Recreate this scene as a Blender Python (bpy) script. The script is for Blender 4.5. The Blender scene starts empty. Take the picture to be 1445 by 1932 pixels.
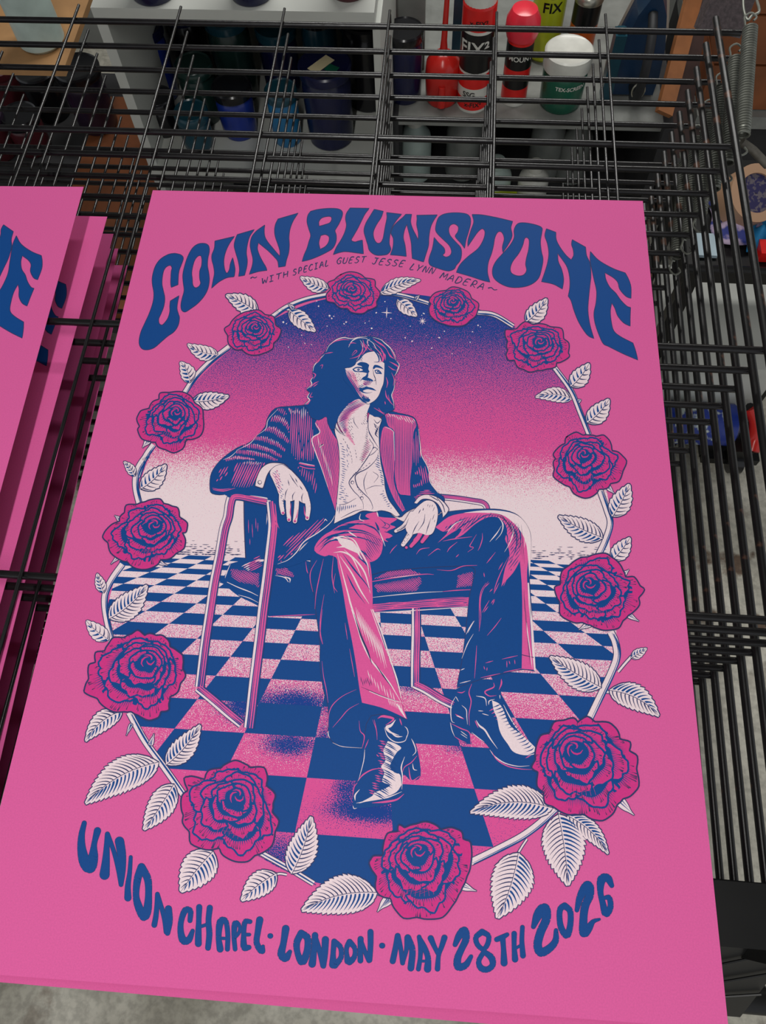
import bpy, bmesh, math, random
from math import sin, cos, pi, sqrt, hypot, atan2
from mathutils import Vector, Matrix
from mathutils.geometry import tessellate_polygon

SC = bpy.context.scene
COL = SC.collection

# ------------------------------------------------------------------ camera
CAM_C = Vector((0.2883364, 0.0782444, 0.5978036))
CAM_F = 1489.44
CAM_R = Matrix(((0.9968541, 0.0735936, -0.0294257),
                (0.0544942, -0.9059898, -0.4197772),
                (-0.0575523, 0.4168531, -0.9071500)))      # rows: right, down, forward
cd = bpy.data.cameras.new('camera'); cam = bpy.data.objects.new('camera', cd); COL.objects.link(cam)
cd.sensor_fit = 'VERTICAL'; cd.sensor_height = 24.0; cd.lens = CAM_F * 24.0 / 1932.0
cd.clip_start = 0.02; cd.clip_end = 50
mw = Matrix((CAM_R[0], -CAM_R[1], -CAM_R[2])).transposed().to_4x4(); mw.translation = CAM_C
cam.matrix_world = mw
cd.dof.use_dof = False
SC.camera = cam
SC.view_settings.view_transform = 'Standard'; SC.view_settings.look = 'None'
SC.view_settings.gamma = 1.0; SC.view_settings.use_curve_mapping = False
SC.view_settings.exposure = 0.0

# ------------------------------------------------------------------ light
wd = bpy.data.worlds.new('world'); SC.world = wd; wd.use_nodes = True
wd.node_tree.nodes['Background'].inputs[0].default_value = (0.93, 0.96, 1.0, 1)
wd.node_tree.nodes['Background'].inputs[1].default_value = 0.5
def area(name, loc, sx, sy, power, color, rot=(0, 0, 0)):
    l = bpy.data.lights.new(name, 'AREA'); l.shape = 'RECTANGLE'; l.size = sx; l.size_y = sy
    l.energy = power; l.color = color
    o = bpy.data.objects.new(name, l); COL.objects.link(o); o.location = loc; o.rotation_euler = rot
    return o
# ceiling tube above the rack, running front to back
area('ceiling_tube_near', (0.14, -0.62, 1.55), 0.045, 1.9, 23.5, (1.0, 0.985, 0.95))
area('rear_shelf_fill', (0.35, 1.92, 0.95), 1.3, 0.12, 16, (1.0, 0.985, 0.95))  # added fill lamp, crosswise and well below the ceiling, brightens the rear shelves

# ------------------------------------------------------------------ helpers
def ray(px, py):
    return CAM_R.transposed() @ Vector(((px - 722.5) / CAM_F, (py - 966) / CAM_F, 1.0))
def atz(px, py, z):                                          # point of the place on the level z
    d = ray(px, py); return CAM_C + d * ((z - CAM_C.z) / d.z)
def aty(px, py, y):
    d = ray(px, py); return CAM_C + d * ((y - CAM_C.y) / d.y)
def atd(px, py, d):
    return CAM_C + ray(px, py) * d

def srgb(r, g, b):
    def f(c):
        c /= 255.0
        return c / 12.92 if c <= 0.04045 else ((c + 0.055) / 1.055) ** 2.4
    return (f(r), f(g), f(b), 1.0)

def mat(name, col, rough=0.5, metal=0.0, spec=0.5, noise=0.0, nscale=40, bump=0.0, trans=0.0, coat=0.0, col2=None, thresh=None, alpha=None):
    m = bpy.data.materials.new(name); m.use_nodes = True
    nt = m.node_tree; b = nt.nodes['Principled BSDF']
    b.inputs['Base Color'].default_value = col
    b.inputs['Roughness'].default_value = rough; b.inputs['Metallic'].default_value = metal
    b.inputs['Specular IOR Level'].default_value = spec
    b.inputs['Transmission Weight'].default_value = trans
    b.inputs['Coat Weight'].default_value = coat
    if noise or bump or col2:
        tc = nt.nodes.new('ShaderNodeTexCoord'); n = nt.nodes.new('ShaderNodeTexNoise')
        n.inputs['Scale'].default_value = nscale; n.inputs['Detail'].default_value = 5
        nt.links.new(tc.outputs['Object'], n.inputs['Vector'])
        r = nt.nodes.new('ShaderNodeValToRGB')
        c2 = col2 if col2 else tuple(min(1, c * (1 + noise)) for c in col[:3]) + (1,)
        c1 = col if col2 else tuple(c * (1 - noise) for c in col[:3]) + (1,)
        r.color_ramp.elements[0].color = c1; r.color_ramp.elements[1].color = c2
        a, bb = thresh if thresh else (0.3, 0.7)
        r.color_ramp.elements[0].position = a; r.color_ramp.elements[1].position = bb
        nt.links.new(n.outputs['Fac'], r.inputs[0]); nt.links.new(r.outputs[0], b.inputs['Base Color'])
        if bump:
            bp = nt.nodes.new('ShaderNodeBump'); bp.inputs['Strength'].default_value = bump; bp.inputs['Distance'].default_value = 0.002
            nt.links.new(n.outputs['Fac'], bp.inputs['Height']); nt.links.new(bp.outputs[0], b.inputs['Normal'])
    return m

def link_mesh(name, verts, faces, mats, parent=None, mi=None, smooth=False):
    me = bpy.data.meshes.new(name); me.from_pydata([tuple(v) for v in verts], [], faces)
    for m in (mats if isinstance(mats, (list, tuple)) else [mats]): me.materials.append(m)
    if mi: me.polygons.foreach_set('material_index', mi)
    if smooth: me.polygons.foreach_set('use_smooth', [True] * len(me.polygons))
    me.update()
    o = bpy.data.objects.new(name, me); COL.objects.link(o)
    if parent: o.parent = parent
    return o

class MB:
    """collects shapes into one mesh"""
    def __init__(s): s.v = []; s.f = []; s.mi = []; s.m = 0
    def _add(s, v, f):
        k = len(s.v); s.v += [Vector(p) for p in v]; s.f += [tuple(i + k for i in q) for q in f]; s.mi += [s.m] * len(f)
    def box(s, lo, hi, rz=0, c=None):
        x0, y0, z0 = lo; x1, y1, z1 = hi
        v = [(x0,y0,z0),(x1,y0,z0),(x1,y1,z0),(x0,y1,z0),(x0,y0,z1),(x1,y0,z1),(x1,y1,z1),(x0,y1,z1)]
        if rz:
            cx, cy = c if c else ((x0+x1)/2, (y0+y1)/2)
            v = [(cx+(p[0]-cx)*cos(rz)-(p[1]-cy)*sin(rz), cy+(p[0]-cx)*sin(rz)+(p[1]-cy)*cos(rz), p[2]) for p in v]
        s._add(v, [(3,2,1,0),(4,5,6,7),(0,1,5,4),(1,2,6,5),(2,3,7,6),(3,0,4,7)])
    def tube(s, pts, r, n=10, cap=True, closed=False):
        pts = [Vector(p) for p in pts]; rs = r if isinstance(r, (list, tuple)) else [r] * len(pts)
        v = []; f = []; N = len(pts); up = None
        for i, p in enumerate(pts):
            if closed: t = pts[(i+1) % N] - pts[i-1]
            else: t = pts[min(i+1, N-1)] - pts[max(i-1, 0)]
            t.normalize()
            if up is None:
                up = Vector((0, 0, 1)) if abs(t.z) < 0.9 else Vector((1, 0, 0))
            a = t.cross(up).normalized(); up = a.cross(t).normalized()
            for k in range(n):
                w = 2*pi*k/n; v.append(p + (a*cos(w) + up*sin(w)) * rs[i])
        for i in range(N if closed else N-1):
            for k in range(n):
                a0 = i*n+k; a1 = i*n+(k+1) % n; j = ((i+1) % N)*n
                f.append((a0, a1, j+(k+1) % n, j+k))
        if cap and not closed:
            f.append(tuple(range(n))[::-1]); f.append(tuple((N-1)*n+k for k in range(n)))
        s._add(v, f)
    def lathe(s, prof, c=(0, 0, 0), n=28, cap=True):
        v = []; f = []
        for r, z in prof:
            for k in range(n):
                w = 2*pi*k/n; v.append((c[0]+r*cos(w), c[1]+r*sin(w), c[2]+z))
        for i in range(len(prof)-1):
            for k in range(n):
                f.append((i*n+k, i*n+(k+1) % n, (i+1)*n+(k+1) % n, (i+1)*n+k))
        if cap:
            f.append(tuple(range(n))[::-1]); f.append(tuple((len(prof)-1)*n+k for k in range(n)))
        s._add(v, f)
    def build(s, name, mats, parent=None, smooth=False):
        o = link_mesh(name, s.v, s.f, mats, parent, s.mi if len(set(s.mi)) > 1 else None, smooth)
        if smooth:
            me = o.data
            try: me.set_sharp_from_angle(angle=math.radians(40))
            except Exception: pass
        return o

def tag(o, label=None, cat=None, group=None, kind=None):
    if label: o['label'] = label
    if cat: o['category'] = cat
    if group: o['group'] = group
    if kind: o['kind'] = kind
    return o
def empty(name, loc=(0, 0, 0), rz=0):
    o = bpy.data.objects.new(name, None); COL.objects.link(o); o.location = loc; o.rotation_euler = (0, 0, rz); o.empty_display_size = 0.02
    return o
def kids(o): return [c for c in KIDS.get(o.name, [])]
KIDS = {}
def copy_tree(o, parent=None):
    c = o.copy(); COL.objects.link(c)
    if parent: c.parent = parent
    for ch in list(o.children): copy_tree(ch, c)
    return c

# ------------------------------------------------------------------ materials of the print
def ink(name, col, rough=0.55, spec=0.3):
    return mat(name, col, rough, spec=spec, noise=0.05, nscale=900)
PAPER = srgb(226, 98, 163)
M_PAPER = ink('pink_paper', PAPER, 0.7, 0.12)
M_EDGE = M_PAPER
M_BLUE = ink('blue_ink', srgb(10, 72, 142), 0.6, 0.2)
M_LINE = ink('dark_blue_line_ink', srgb(50, 58, 106), 0.6, 0.2)
M_ROSE = ink('magenta_ink', srgb(214, 58, 138), 0.65, 0.12)
M_PINK = ink('pink_ink', srgb(228, 92, 160), 0.65, 0.12)
M_CREAM = ink('cream_ink', srgb(244, 222, 228), 0.65, 0.12)
INKS = {'B': 0, 'L': 1, 'R': 2, 'P': 3, 'W': 4}
INK_MATS = [M_BLUE, M_LINE, M_ROSE, M_PINK, M_CREAM]

# measured drawing sheet -> poster metres (perspective correction of the measurements)
HM = (0.0006513803159354793, 0.0001612485188600905, -0.24563632122987328, 4.135213479500638e-05, -0.0005493550992140614,
      1.0105063668976408, 3.1832870730635885e-05, 0.00045411666161590975, 1.0)
def M(p):
    x, y = p; w = HM[6]*x + HM[7]*y + 1
    return ((HM[0]*x + HM[1]*y + HM[2]) / w, (HM[3]*x + HM[4]*y + HM[5]) / w)
CROPS = {'A': (240, 370, 2.89), 'B': (700, 370, 2.676), 'C': (130, 1530, 2.408), 'D': (700, 1630, 2.89), 'E': (230, 500, 2.89),
         'F': (150, 860, 4.817), 'G': (140, 1170, 3.6125), 'H': (440, 1480, 2.89), 'I': (840, 1320, 3.44), 'J': (960, 540, 4.6),
         'K': (980, 880, 3.714), '1': (560, 600, 4.817), '2': (380, 740, 3.6125), '3': (680, 840, 3.6125), '4': (340, 1000, 4.014),
         '5': (600, 1150, 4.713), '6': (780, 1100, 4.829), '0': (0, 0, 1.0)}
def Z(c, pts):
    if isinstance(pts, str): pts = parse(pts)
    ox, oy, s = CROPS[c]
    return [(ox + p[0]/s, oy + p[1]/s) + tuple(q/s for q in p[2:]) for p in pts]
def parse(t):
    return [tuple(float(a) for a in w.split(',')) for w in t.split()]
def catmull(pts, closed, n=4):
    """smooth line; a point given twice in a row is a corner"""
    if closed:
        k = next((i for i in range(len(pts)) if pts[i] == pts[(i+1) % len(pts)]), None)
        if k is None:
            N = len(pts); out = []
            for i in range(N):
                p0, p1, p2, p3 = pts[i-1], pts[i], pts[(i+1) % N], pts[(i+2) % N]
                out += _cr(p0, p1, p2, p3, n)
            return out
        pts = pts[k+1:] + pts[:k+1]; pts = pts + [pts[0]]
    segs = [[pts[0]]]
    for p in pts[1:]:
        if p == segs[-1][-1]: segs.append([p])
        else: segs[-1].append(p)
    out = []
    for s in segs:
        if len(s) < 2: continue
        e = [tuple(2*a-b for a, b in zip(s[0], s[1]))] + s + [tuple(2*a-b for a, b in zip(s[-1], s[-2]))]
        for i in range(len(s)-1): out += _cr(e[i], e[i+1], e[i+2], e[i+3], n)
    if not closed: out.append(pts[-1])
    return out
def _cr(p0, p1, p2, p3, n):
    r = []
    for k in range(n):
        t = k/n; t2 = t*t; t3 = t2*t
        r.append(tuple(0.5*((2*b) + (c-a)*t + (2*a-5*b+4*c-d)*t2 + (3*b-a-3*c+d)*t3) for a, b, c, d in zip(p0, p1, p2, p3)))
    return r
def corners(t):
    """'x,y*' marks a corner"""
    out = []
    for w in t.split():
        c = w.endswith('*'); p = tuple(float(a) for a in w.rstrip('*').split(','))
        out.append(p)
        if c: out.append(p)
    return out
LZ = 3.4e-5
class Print:
    """flat printed shapes of several inks, one mesh"""
    def __init__(s): s.v = []; s.f = []; s.mi = []; s.n = 0; s.seq = False
    def tri(s, pts, tris, col, lay, dz=0):
        k = len(s.v); s.n += 1; z = LZ*(lay+1) + (s.n*1.6e-6 if s.seq else (s.n % 23)*1.4e-6)
        for i, p in enumerate(pts):
            x, y = M(p[:2]); s.v.append((x, y, z + (i*5 % 7)*dz))
        s.f += [(t[0]+k, t[1]+k, t[2]+k) for t in tris]; s.mi += [INKS[col]]*len(tris)
    def fill(s, col, loops, lay):
        if loops and isinstance(loops[0][0], (int, float)): loops = [loops]
        vs = [[Vector((p[0], p[1], 0)) for p in l] for l in loops]
        flat = [p for l in loops for p in l]
        s.tri(flat, tessellate_polygon(vs), col, lay)
    def line(s, col, pts, w, lay, w1=None, round_=False):
        """ribbon; w = full width, w1 = width at the end; or pts with their own radii"""
        n = len(pts)
        if n < 2: return
        if len(pts[0]) > 2: rad = [p[2] for p in pts]
        else:
            if isinstance(w, (list, tuple)):
                rad = []
                for i in range(n):
                    t = i/(n-1)*(len(w)-1); a = min(int(t), len(w)-2); rad.append((w[a]*(1-(t-a)) + w[a+1]*(t-a))/2)
            else:
                w1 = w if w1 is None else w1; rad = [(w + (w1-w)*i/(n-1))/2 for i in range(n)]
        L = []; Rr = []
        for i, p in enumerate(pts):
            a = pts[max(i-1, 0)]; b = pts[min(i+1, n-1)]; dx = b[0]-a[0]; dy = b[1]-a[1]; d = hypot(dx, dy) or 1
            nx, ny = -dy/d*rad[i], dx/d*rad[i]
            L.append((p[0]+nx, p[1]+ny)); Rr.append((p[0]-nx, p[1]-ny))
        tr = []
        for i in range(n-1):
            tr += [(i, i+1, n+i+1), (i, n+i+1, n+i)]
        s.tri(L+Rr, tr, col, lay, 1.2e-7)
        if round_:
            for e in (0, n-1):
                s.disc(col, pts[e][0], pts[e][1], rad[e], lay)
    def disc(s, col, x, y, r, lay, n=12):
        s.tri([(x+r*cos(2*pi*k/n), y+r*sin(2*pi*k/n)) for k in range(n)], [(0, k, k+1) for k in range(1, n-1)], col, lay)
    def blob(s, col, pts, lay, n=5):
        """thick stroke whose points carry radii, round ended"""
        q = catmull(pts, False, n)
        for a, b in zip(q, q[1:]):
            if hypot(b[0]-a[0], b[1]-a[1]) > 0.05: s.line(col, [a, b], 0, lay)
        for p in q[::2] + [q[-1]]: s.disc(col, p[0], p[1], p[2], lay, 14)
    def hatch(s, col, poly, ang, gap, w, lay, seed=0, jit=0.3, dash=0, bend=0, taper=0.25):
        r = random.Random(seed); ca, sa = cos(ang), sin(ang)
        q = [(p[0]*ca+p[1]*sa, -p[0]*sa+p[1]*ca) for p in poly]
        y = min(p[1] for p in q) + gap/2; y1 = max(p[1] for p in q)
        while y < y1:
            xs = []
            for i in range(len(q)):
                a, b = q[i-1], q[i]
                if (a[1] > y) != (b[1] > y): xs.append(a[0] + (b[0]-a[0])*(y-a[1])/(b[1]-a[1]))
            xs.sort()
            for a, b in zip(xs[::2], xs[1::2]):
                L = b-a
                if L < gap: continue
                a += r.random()*jit*min(L, gap*6)*0.5; b -= r.random()*jit*min(L, gap*6)*0.5
                pieces = [(a, b)]
                if dash and L > dash*1.3:
                    pieces = []; t = a
                    while t < b:
                        e = min(b, t + dash*(0.5+r.random())); pieces.append((t, e)); t = e + gap*(0.5+r.random())
                for t0, t1 in pieces:
                    if t1-t0 < 1: continue
                    m = 5; pts = []
                    for k in range(m+1):
                        t = k/m; x = t0+(t1-t0)*t; yy = y + bend*4*t*(1-t) + (r.random()-.5)*gap*0.12
                        pts.append((x*ca-yy*sa, x*sa+yy*ca))
                    s.line(col, pts, [w*taper, w, w*(0.8+0.3*r.random()), w*taper], lay)
            y += gap*(0.88+0.24*r.random())
    def build(s, name, parent, extra=None):
        return link_mesh(name, s.v, s.f, INK_MATS, parent, s.mi)
# ================================================================== THE POSTER
W_P, H_P = 0.5, 0.704
def make_paper(parent):
    # thin sheet
    mb = MB(); t = 0.0003
    nx, ny = 10, 14
    v = []; f = []
    for j in range(ny+1):
        for i in range(nx+1): v.append((W_P*i/nx, H_P*j/ny, 0))
    for j in range(ny):
        for i in range(nx):
            a = j*(nx+1)+i; f.append((a, a+1, a+nx+2, a+nx+1))
    k = len(v); v += [(0, 0, -t), (W_P, 0, -t), (W_P, H_P, -t), (0, H_P, -t)]
    f.append((k+3, k+2, k+1, k))
    b = [i for i in range(nx+1)]; r = [nx + j*(nx+1) for j in range(ny+1)]
    tp = [ny*(nx+1)+i for i in range(nx, -1, -1)]; l = [j*(nx+1) for j in range(ny, -1, -1)]
    f += [tuple(b[::-1]) + (k, k+1), tuple(r[::-1]) + (k+1, k+2), tuple(tp[::-1]) + (k+2, k+3), tuple(l[::-1]) + (k+3, k)]
    return link_mesh('paper_sheet', v, f, [M_PAPER], parent)

# ---- lettering --------------------------------------------------
TITLE = [
 ('A', '250,313 270,314 295,322 306,340 295,375 285,400 280,425 278,455 277,483* 240,498* 237,475 238,440 240,410 244,392 235,378 215,385 200,405 192,440 190,480 197,515 205,555 200,600 185,640 172,670 175,695 190,703 205,690 222,665 232,630 232,600 235,572* 283,543* 275,580 272,615 280,645 285,665 278,705 255,740 220,765 185,795 150,825 115,838 85,835 68,815 65,785 75,740 95,695 120,640 140,580 145,530 137,480 137,440 152,385 180,345 220,320', []),
 ('A', '385,262 420,258 443,270 448,300 440,340 438,380 445,420 448,460 440,505 420,545 385,585 345,615 315,632 296,620 293,590 300,555 310,515 305,470 303,430 312,385 330,330 355,285', ['383,330 400,325 407,345 405,380 395,410 395,450 400,475 390,493 372,500 358,485 355,450 352,420 357,385 368,350']),
 ('A', '478,245* 585,220* 560,255 540,295 528,340 528,380 535,410 545,420 557,400 562,370 575,335* 583,370 588,400 585,430 582,440* 545,445 510,462 485,480 460,503* 468,460 475,420 470,380 462,350 462,320 475,285', []),
 ('A', '600,210* 693,183* 668,220 655,265 650,310 655,350 652,385 640,432* 607,438* 612,400 605,355 592,310 583,270 590,235', []),
 ('A', '750,158* 747,190 752,225 770,255 795,285 820,315 832,328* 832,300 822,265 808,225 803,190 808,155 822,125* 932,93* 905,135 888,180 882,225 884,265 880,310 868,350 862,382* 825,388* 820,355 800,330 770,300 740,275 715,255* 710,285 720,320 740,360 755,385 762,405* 715,412 665,427* 680,385 685,345 675,300 670,265 678,225 700,195 725,175', []),
 ('A', '1000,83* 1040,73 1100,67 1150,70 1172,85 1172,110 1155,150 1140,175 1133,190 1140,215 1138,250 1120,285 1090,305 1050,325 1000,345 953,357* 965,320 980,285 990,250 1000,215 990,180 980,140 985,105', ['1046,165* 1045,140 1060,120 1085,112 1108,112 1115,125 1105,145 1080,155', '1055,215* 1080,210 1100,222 1098,250 1080,275 1052,290* 1045,255']),
 ('A', '1215,65* 1320,67* 1295,100 1275,140 1255,180 1235,215 1222,240 1240,250 1260,245 1282,240* 1288,315* 1250,310 1190,303 1150,310 1123,320* 1140,280 1165,240 1185,200 1195,160 1190,125 1195,95', []),
 ('B', '16,67* 62,77* 50,110 30,140 12,180 15,215 30,237 48,235 60,215 65,190 72,150 80,110 78,83* 155,92* 130,120 105,160 95,200 92,240 100,270 85,292 64,298 30,299 8,290 -10,272 -16,249 -27,213 -36,176 -27,139 -5,101', []),
 ('B', '175,92* 205,92* 200,130 210,165 225,195 238,222* 238,185 230,145 232,115 230,97* 335,95* 315,125 300,160 292,210 290,250 275,300 265,333* 240,325 208,315* 205,275 203,240 195,200 180,143* 168,175 163,210 172,250 178,305* 140,300 97,297* 110,260 112,215 100,185 115,150 140,125 160,108', []),
 ('B', '335,120 350,100 380,88 430,84 480,90 500,108 502,140 492,180 480,220 472,264* 455,240 432,215 425,200 438,180 440,155 420,141 400,148 392,170 400,200 430,235 452,260 457,290 450,325 430,350 420,368 395,378 370,375 330,362 300,350 291,330 297,300 308,270 315,235 318,208* 340,235 368,262 372,285 362,298 378,308 398,300 406,280 395,250 365,220 335,190 325,165', []),
 ('B', '510,93* 560,95 640,110 715,128* 706,160 712,200 695,240 665,285* 663,255 672,215 660,183 640,182 625,210 618,250 608,290 592,335 588,385 600,435* 560,425 500,405 430,385* 450,345 490,305 540,265 567,220 575,182 562,165 540,180 515,215 488,255* 490,220 505,170 518,130', []),
 ('B', '740,140 775,135 830,145 862,160 862,185 855,230 860,280 868,320 860,370 845,415 810,445 760,460 700,460 650,440 618,410 613,370 630,330 665,290 700,250 722,210 722,170', ['775,215 788,210 798,225 795,270 785,310 780,345 785,375 770,398 740,403 710,390 703,365 715,330 745,290 765,250']),
 ('B', '885,165* 933,183* 935,220 955,260 985,300 1010,322* 1022,300 1020,270 1012,245 1015,220* 1083,258* 1088,300 1105,340 1110,400 1105,450 1098,520 1095,580 1105,650 1125,720* 1090,700 1050,640 1025,580 1010,530 995,505* 1003,460 1002,410 990,360 965,320 942,290* 945,330 962,370 972,420 966,470* 920,445 860,432* 875,390 890,340 897,290 890,240 877,200', []),
 ('B', '1107,280* 1150,325 1220,365 1283,388* 1300,420 1312,460 1312,517* 1285,505 1255,470 1245,435 1220,410 1180,387* 1185,420 1205,460 1235,490 1260,525 1290,555 1310,563* 1308,610 1308,657* 1275,640 1245,605 1230,565 1215,540* 1208,580 1212,630 1225,680 1260,710 1322,742* 1335,780 1347,828* 1270,795 1200,760 1172,745 1150,700 1130,640 1125,590 1135,540 1138,480 1125,420 1112,360 1105,320', []),
]
def make_title(parent):
    pr = Print()
    for c, o, hs in TITLE:
        ol = catmull(Z(c, corners(o)), True); hl = [catmull(Z(c, corners(h)), True) for h in hs]
        pr.fill('B', [ol] + hl, 1)
        for l in [ol] + hl: pr.line('L', l + [l[0]], 1.3, 2)
    return pr.build('title_lettering', parent)

VENUE = [
 ('C', '70,55,12 58,110,16 58,170,22 72,230,30 95,255,32 110,210,26 115,150,14 130,90,18'),
 ('C', '175,105,12 172,160,14 168,230,20 162,290,26'), ('C', '175,105,12 203,180,11 225,260,13 237,335,11'), ('C', '230,138,24 240,200,22 243,270,16 238,335,10'),
 ('C', '281,210,9 276,280,11 268,340,14 268,395,18'),
 ('C', '330,255,20 358,310,19 362,380,17 356,450,22 340,480,22 315,430,20 305,380,16 312,310,19 330,255,20'),
 ('C', '402,378,11 400,430,12 395,480,13 388,518,14'), ('C', '402,378,11 418,430,11 435,490,13 443,550,13'), ('C', '452,445,18 457,500,16 448,555,13'),
 ('C', '550,498,12 552,455,14 528,452,16 510,500,14 508,550,16 520,588,20 545,585,17 562,545,10'),
 ('C', '592,437,15 590,500,13 588,560,16 588,603,17'), ('C', '590,528,8 640,512,8'), ('C', '640,440,15 634,500,14 638,560,15 632,622,14'),
 ('C', '687,628,17 680,570,14 688,505,18 712,500,13 722,560,12 720,628,12'), ('C', '680,578,7 722,580,7'),
 ('C', '755,628,11 750,570,12 755,512,15 774,520,9 775,548,9 755,575,8'),
 ('C', '823,503,11 800,505,13 794,560,12 796,618,17 818,620,12'), ('C', '795,562,9 820,562,8'),
 ('C', '867,495,18 858,550,15 853,600,15 876,637,16 882,615,8'),
 ('C', '914,568,13 916,568,13'),
 ('C', '985,535,19 975,600,16 965,650,20 985,668,20 1004,640,10'),
 ('C', '1055,555,17 1085,580,18 1082,640,18 1060,685,20 1040,650,15 1035,600,17 1055,555,17'),
 ('C', '1118,565,16 1115,620,14 1105,695,19'), ('C', '1118,570,12 1140,640,13 1155,703,14'), ('C', '1165,585,18 1162,650,16 1157,705,12'),
 ('C', '1205,595,14 1200,650,13 1200,698,20'), ('C', '1205,593,14 1234,620,13 1236,665,13 1208,702,16'),
 ('C', '1275,595,15 1299,625,12 1296,665,13 1270,685,18 1262,650,11 1262,620,12 1275,595,15'),
 ('C', '1325,582,15 1324,635,13 1324,680,14'), ('C', '1326,590,11 1345,640,11 1363,680,12'), ('C', '1370,550,15 1370,610,14 1366,678,13'),
 ('C', '1422,612,14 1424,612,14'),
 ('D', '145,392,17 135,450,17 118,530,18'), ('D', '148,395,14 160,450,13 172,540,14'), ('D', '172,540,12 192,470,13 200,402,20'), ('D', '202,402,18 225,470,19 217,568,20'),
 ('D', '262,398,13 270,450,15 268,510,13 258,573,14'), ('D', '265,405,12 290,455,17 310,510,17 308,573,22'), ('D', '268,530,7 300,530,7'),
 ('D', '325,405,18 345,450,14 368,495,13'), ('D', '400,402,18 385,450,15 368,500,13 362,572,16'),
 ('D', '458,440,14 480,392,22 508,365,26 517,410,22 495,460,20 472,515,22 475,560,24 515,552,20 545,505,12'),
 ('D', '605,370,18 640,392,15 636,435,15 612,465,14 580,440,15 572,400,16 605,370,18'), ('D', '615,478,14 655,510,20 663,550,18 635,575,18 600,568,19 587,530,15 615,478,14'),
 ('D', '685,412,15 715,400,16 742,385,12'), ('D', '717,405,17 722,460,15 725,540,21'),
 ('D', '780,380,16 780,450,14 785,520,19'), ('D', '825,345,13 822,420,14 828,500,17'), ('D', '780,465,8 822,440,8'),
 ('D', '885,342,14 912,275,30 945,245,34 955,300,27 925,370,26 908,440,26 925,482,27 970,462,24 1005,420,20 1008,362,12'),
 ('D', '1055,228,20 1085,258,18 1086,330,18 1068,390,20 1037,350,19 1027,290,17 1032,245,18 1055,228,20'),
 ('D', '1122,252,13 1140,180,22 1180,122,34 1192,170,25 1168,225,25 1158,295,24 1160,375,28 1185,352,24 1210,315,14 1245,302,7'),
 ('D', '1312,118,14 1290,78,24 1257,85,27 1250,150,18 1262,210,18 1280,270,23 1305,235,18 1298,185,16 1272,185,11'),
]
def make_venue(parent):
    pr = Print()
    for c, t in VENUE:
        q = [(x, y, r*0.84) for x, y, r in Z(c, t)]
        pr.blob('L', [(x, y, r+0.7) for x, y, r in q], 1); pr.blob('B', q, 2)
    return pr.build('venue_lettering', parent)

SF = {'A': ['0,0 .5,1 .9,0', '.2,.38 .8,.42'], 'C': ['.9,.9 .4,1 0,.4 .4,0 .9,.15'], 'D': ['.1,1 .1,0 .6,.05 .9,.5 .6,.95 .1,1'], 'E': ['.9,1 .3,1 .1,.5 .15,0 .8,.02', '.1,.52 .7,.55'],
      'G': ['.9,.85 .5,1 .05,.5 .4,0 .85,.1 .85,.45 .5,.45'], 'H': ['.1,1 .1,0', '.8,1 .8,0', '.1,.5 .8,.55'], 'I': ['.4,1 .4,0', '.1,1 .8,1', '.1,0 .8,0'],
      'J': ['.1,1 .9,1', '.6,1 .6,.2 .3,0 0,.2'], 'L': ['.3,1 .1,0 .8,.05'], 'M': ['0,0 .15,1 .5,.3 .85,1 1,0'], 'N': ['.05,0 .15,1 .75,0 .9,1'],
      'P': ['.15,0 .2,1 .7,.95 .7,.5 .2,.45'], 'R': ['.15,0 .2,1 .7,.95 .7,.5 .2,.45 .9,0'], 'S': ['.85,.9 .4,1 .15,.7 .8,.35 .5,0 0,.1'], 'T': ['.5,1 .45,0', '0,.95 1,1'],
      'U': ['.1,1 .1,.2 .45,0 .8,.2 .85,1'], 'W': ['0,1 .2,0 .5,.6 .75,0 1,1'], 'Y': ['0,1 .4,.5 .9,1', '.4,.5 .3,0'], '~': ['0,.3 .3,.6 .7,.3 1,.55']}
def make_guest(parent):
    pr = Print()
    words = [('~', 472, 528, 487, 526), ('WITH', 494, 536, 547, 521), ('SPECIAL', 552, 520, 623, 500), ('GUEST', 634, 498, 691, 495), ('JESSE', 701, 498, 764, 504),
             ('LYNN', 772, 508, 820, 518), ('MADERA', 829, 525, 914, 548), ('~', 919, 546, 940, 552)]
    for w, x0, y0, x1, y1 in words:
        n = len(w); dx, dy = x1-x0, y1-y0; L = hypot(dx, dy); ux, uy = dx/L, dy/L; cw = L/n
        h = 11.5 if w != '~' else 8
        vx, vy = uy+0.35, -ux                                # lean to the right
        for i, ch in enumerate(w):
            bx, by = x0+ux*cw*i, y0+uy*cw*i
            for st in SF[ch]:
                pts = [(bx + ux*a*cw*0.78 + vx*b*h, by + uy*a*cw*0.78 + vy*b*h) for a, b in parse(st)]
                pr.line('L', catmull(pts, False, 3) if len(pts) > 2 else pts, 2.3, 1, 1.5)
    return pr.build('guest_lettering', parent)

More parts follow.
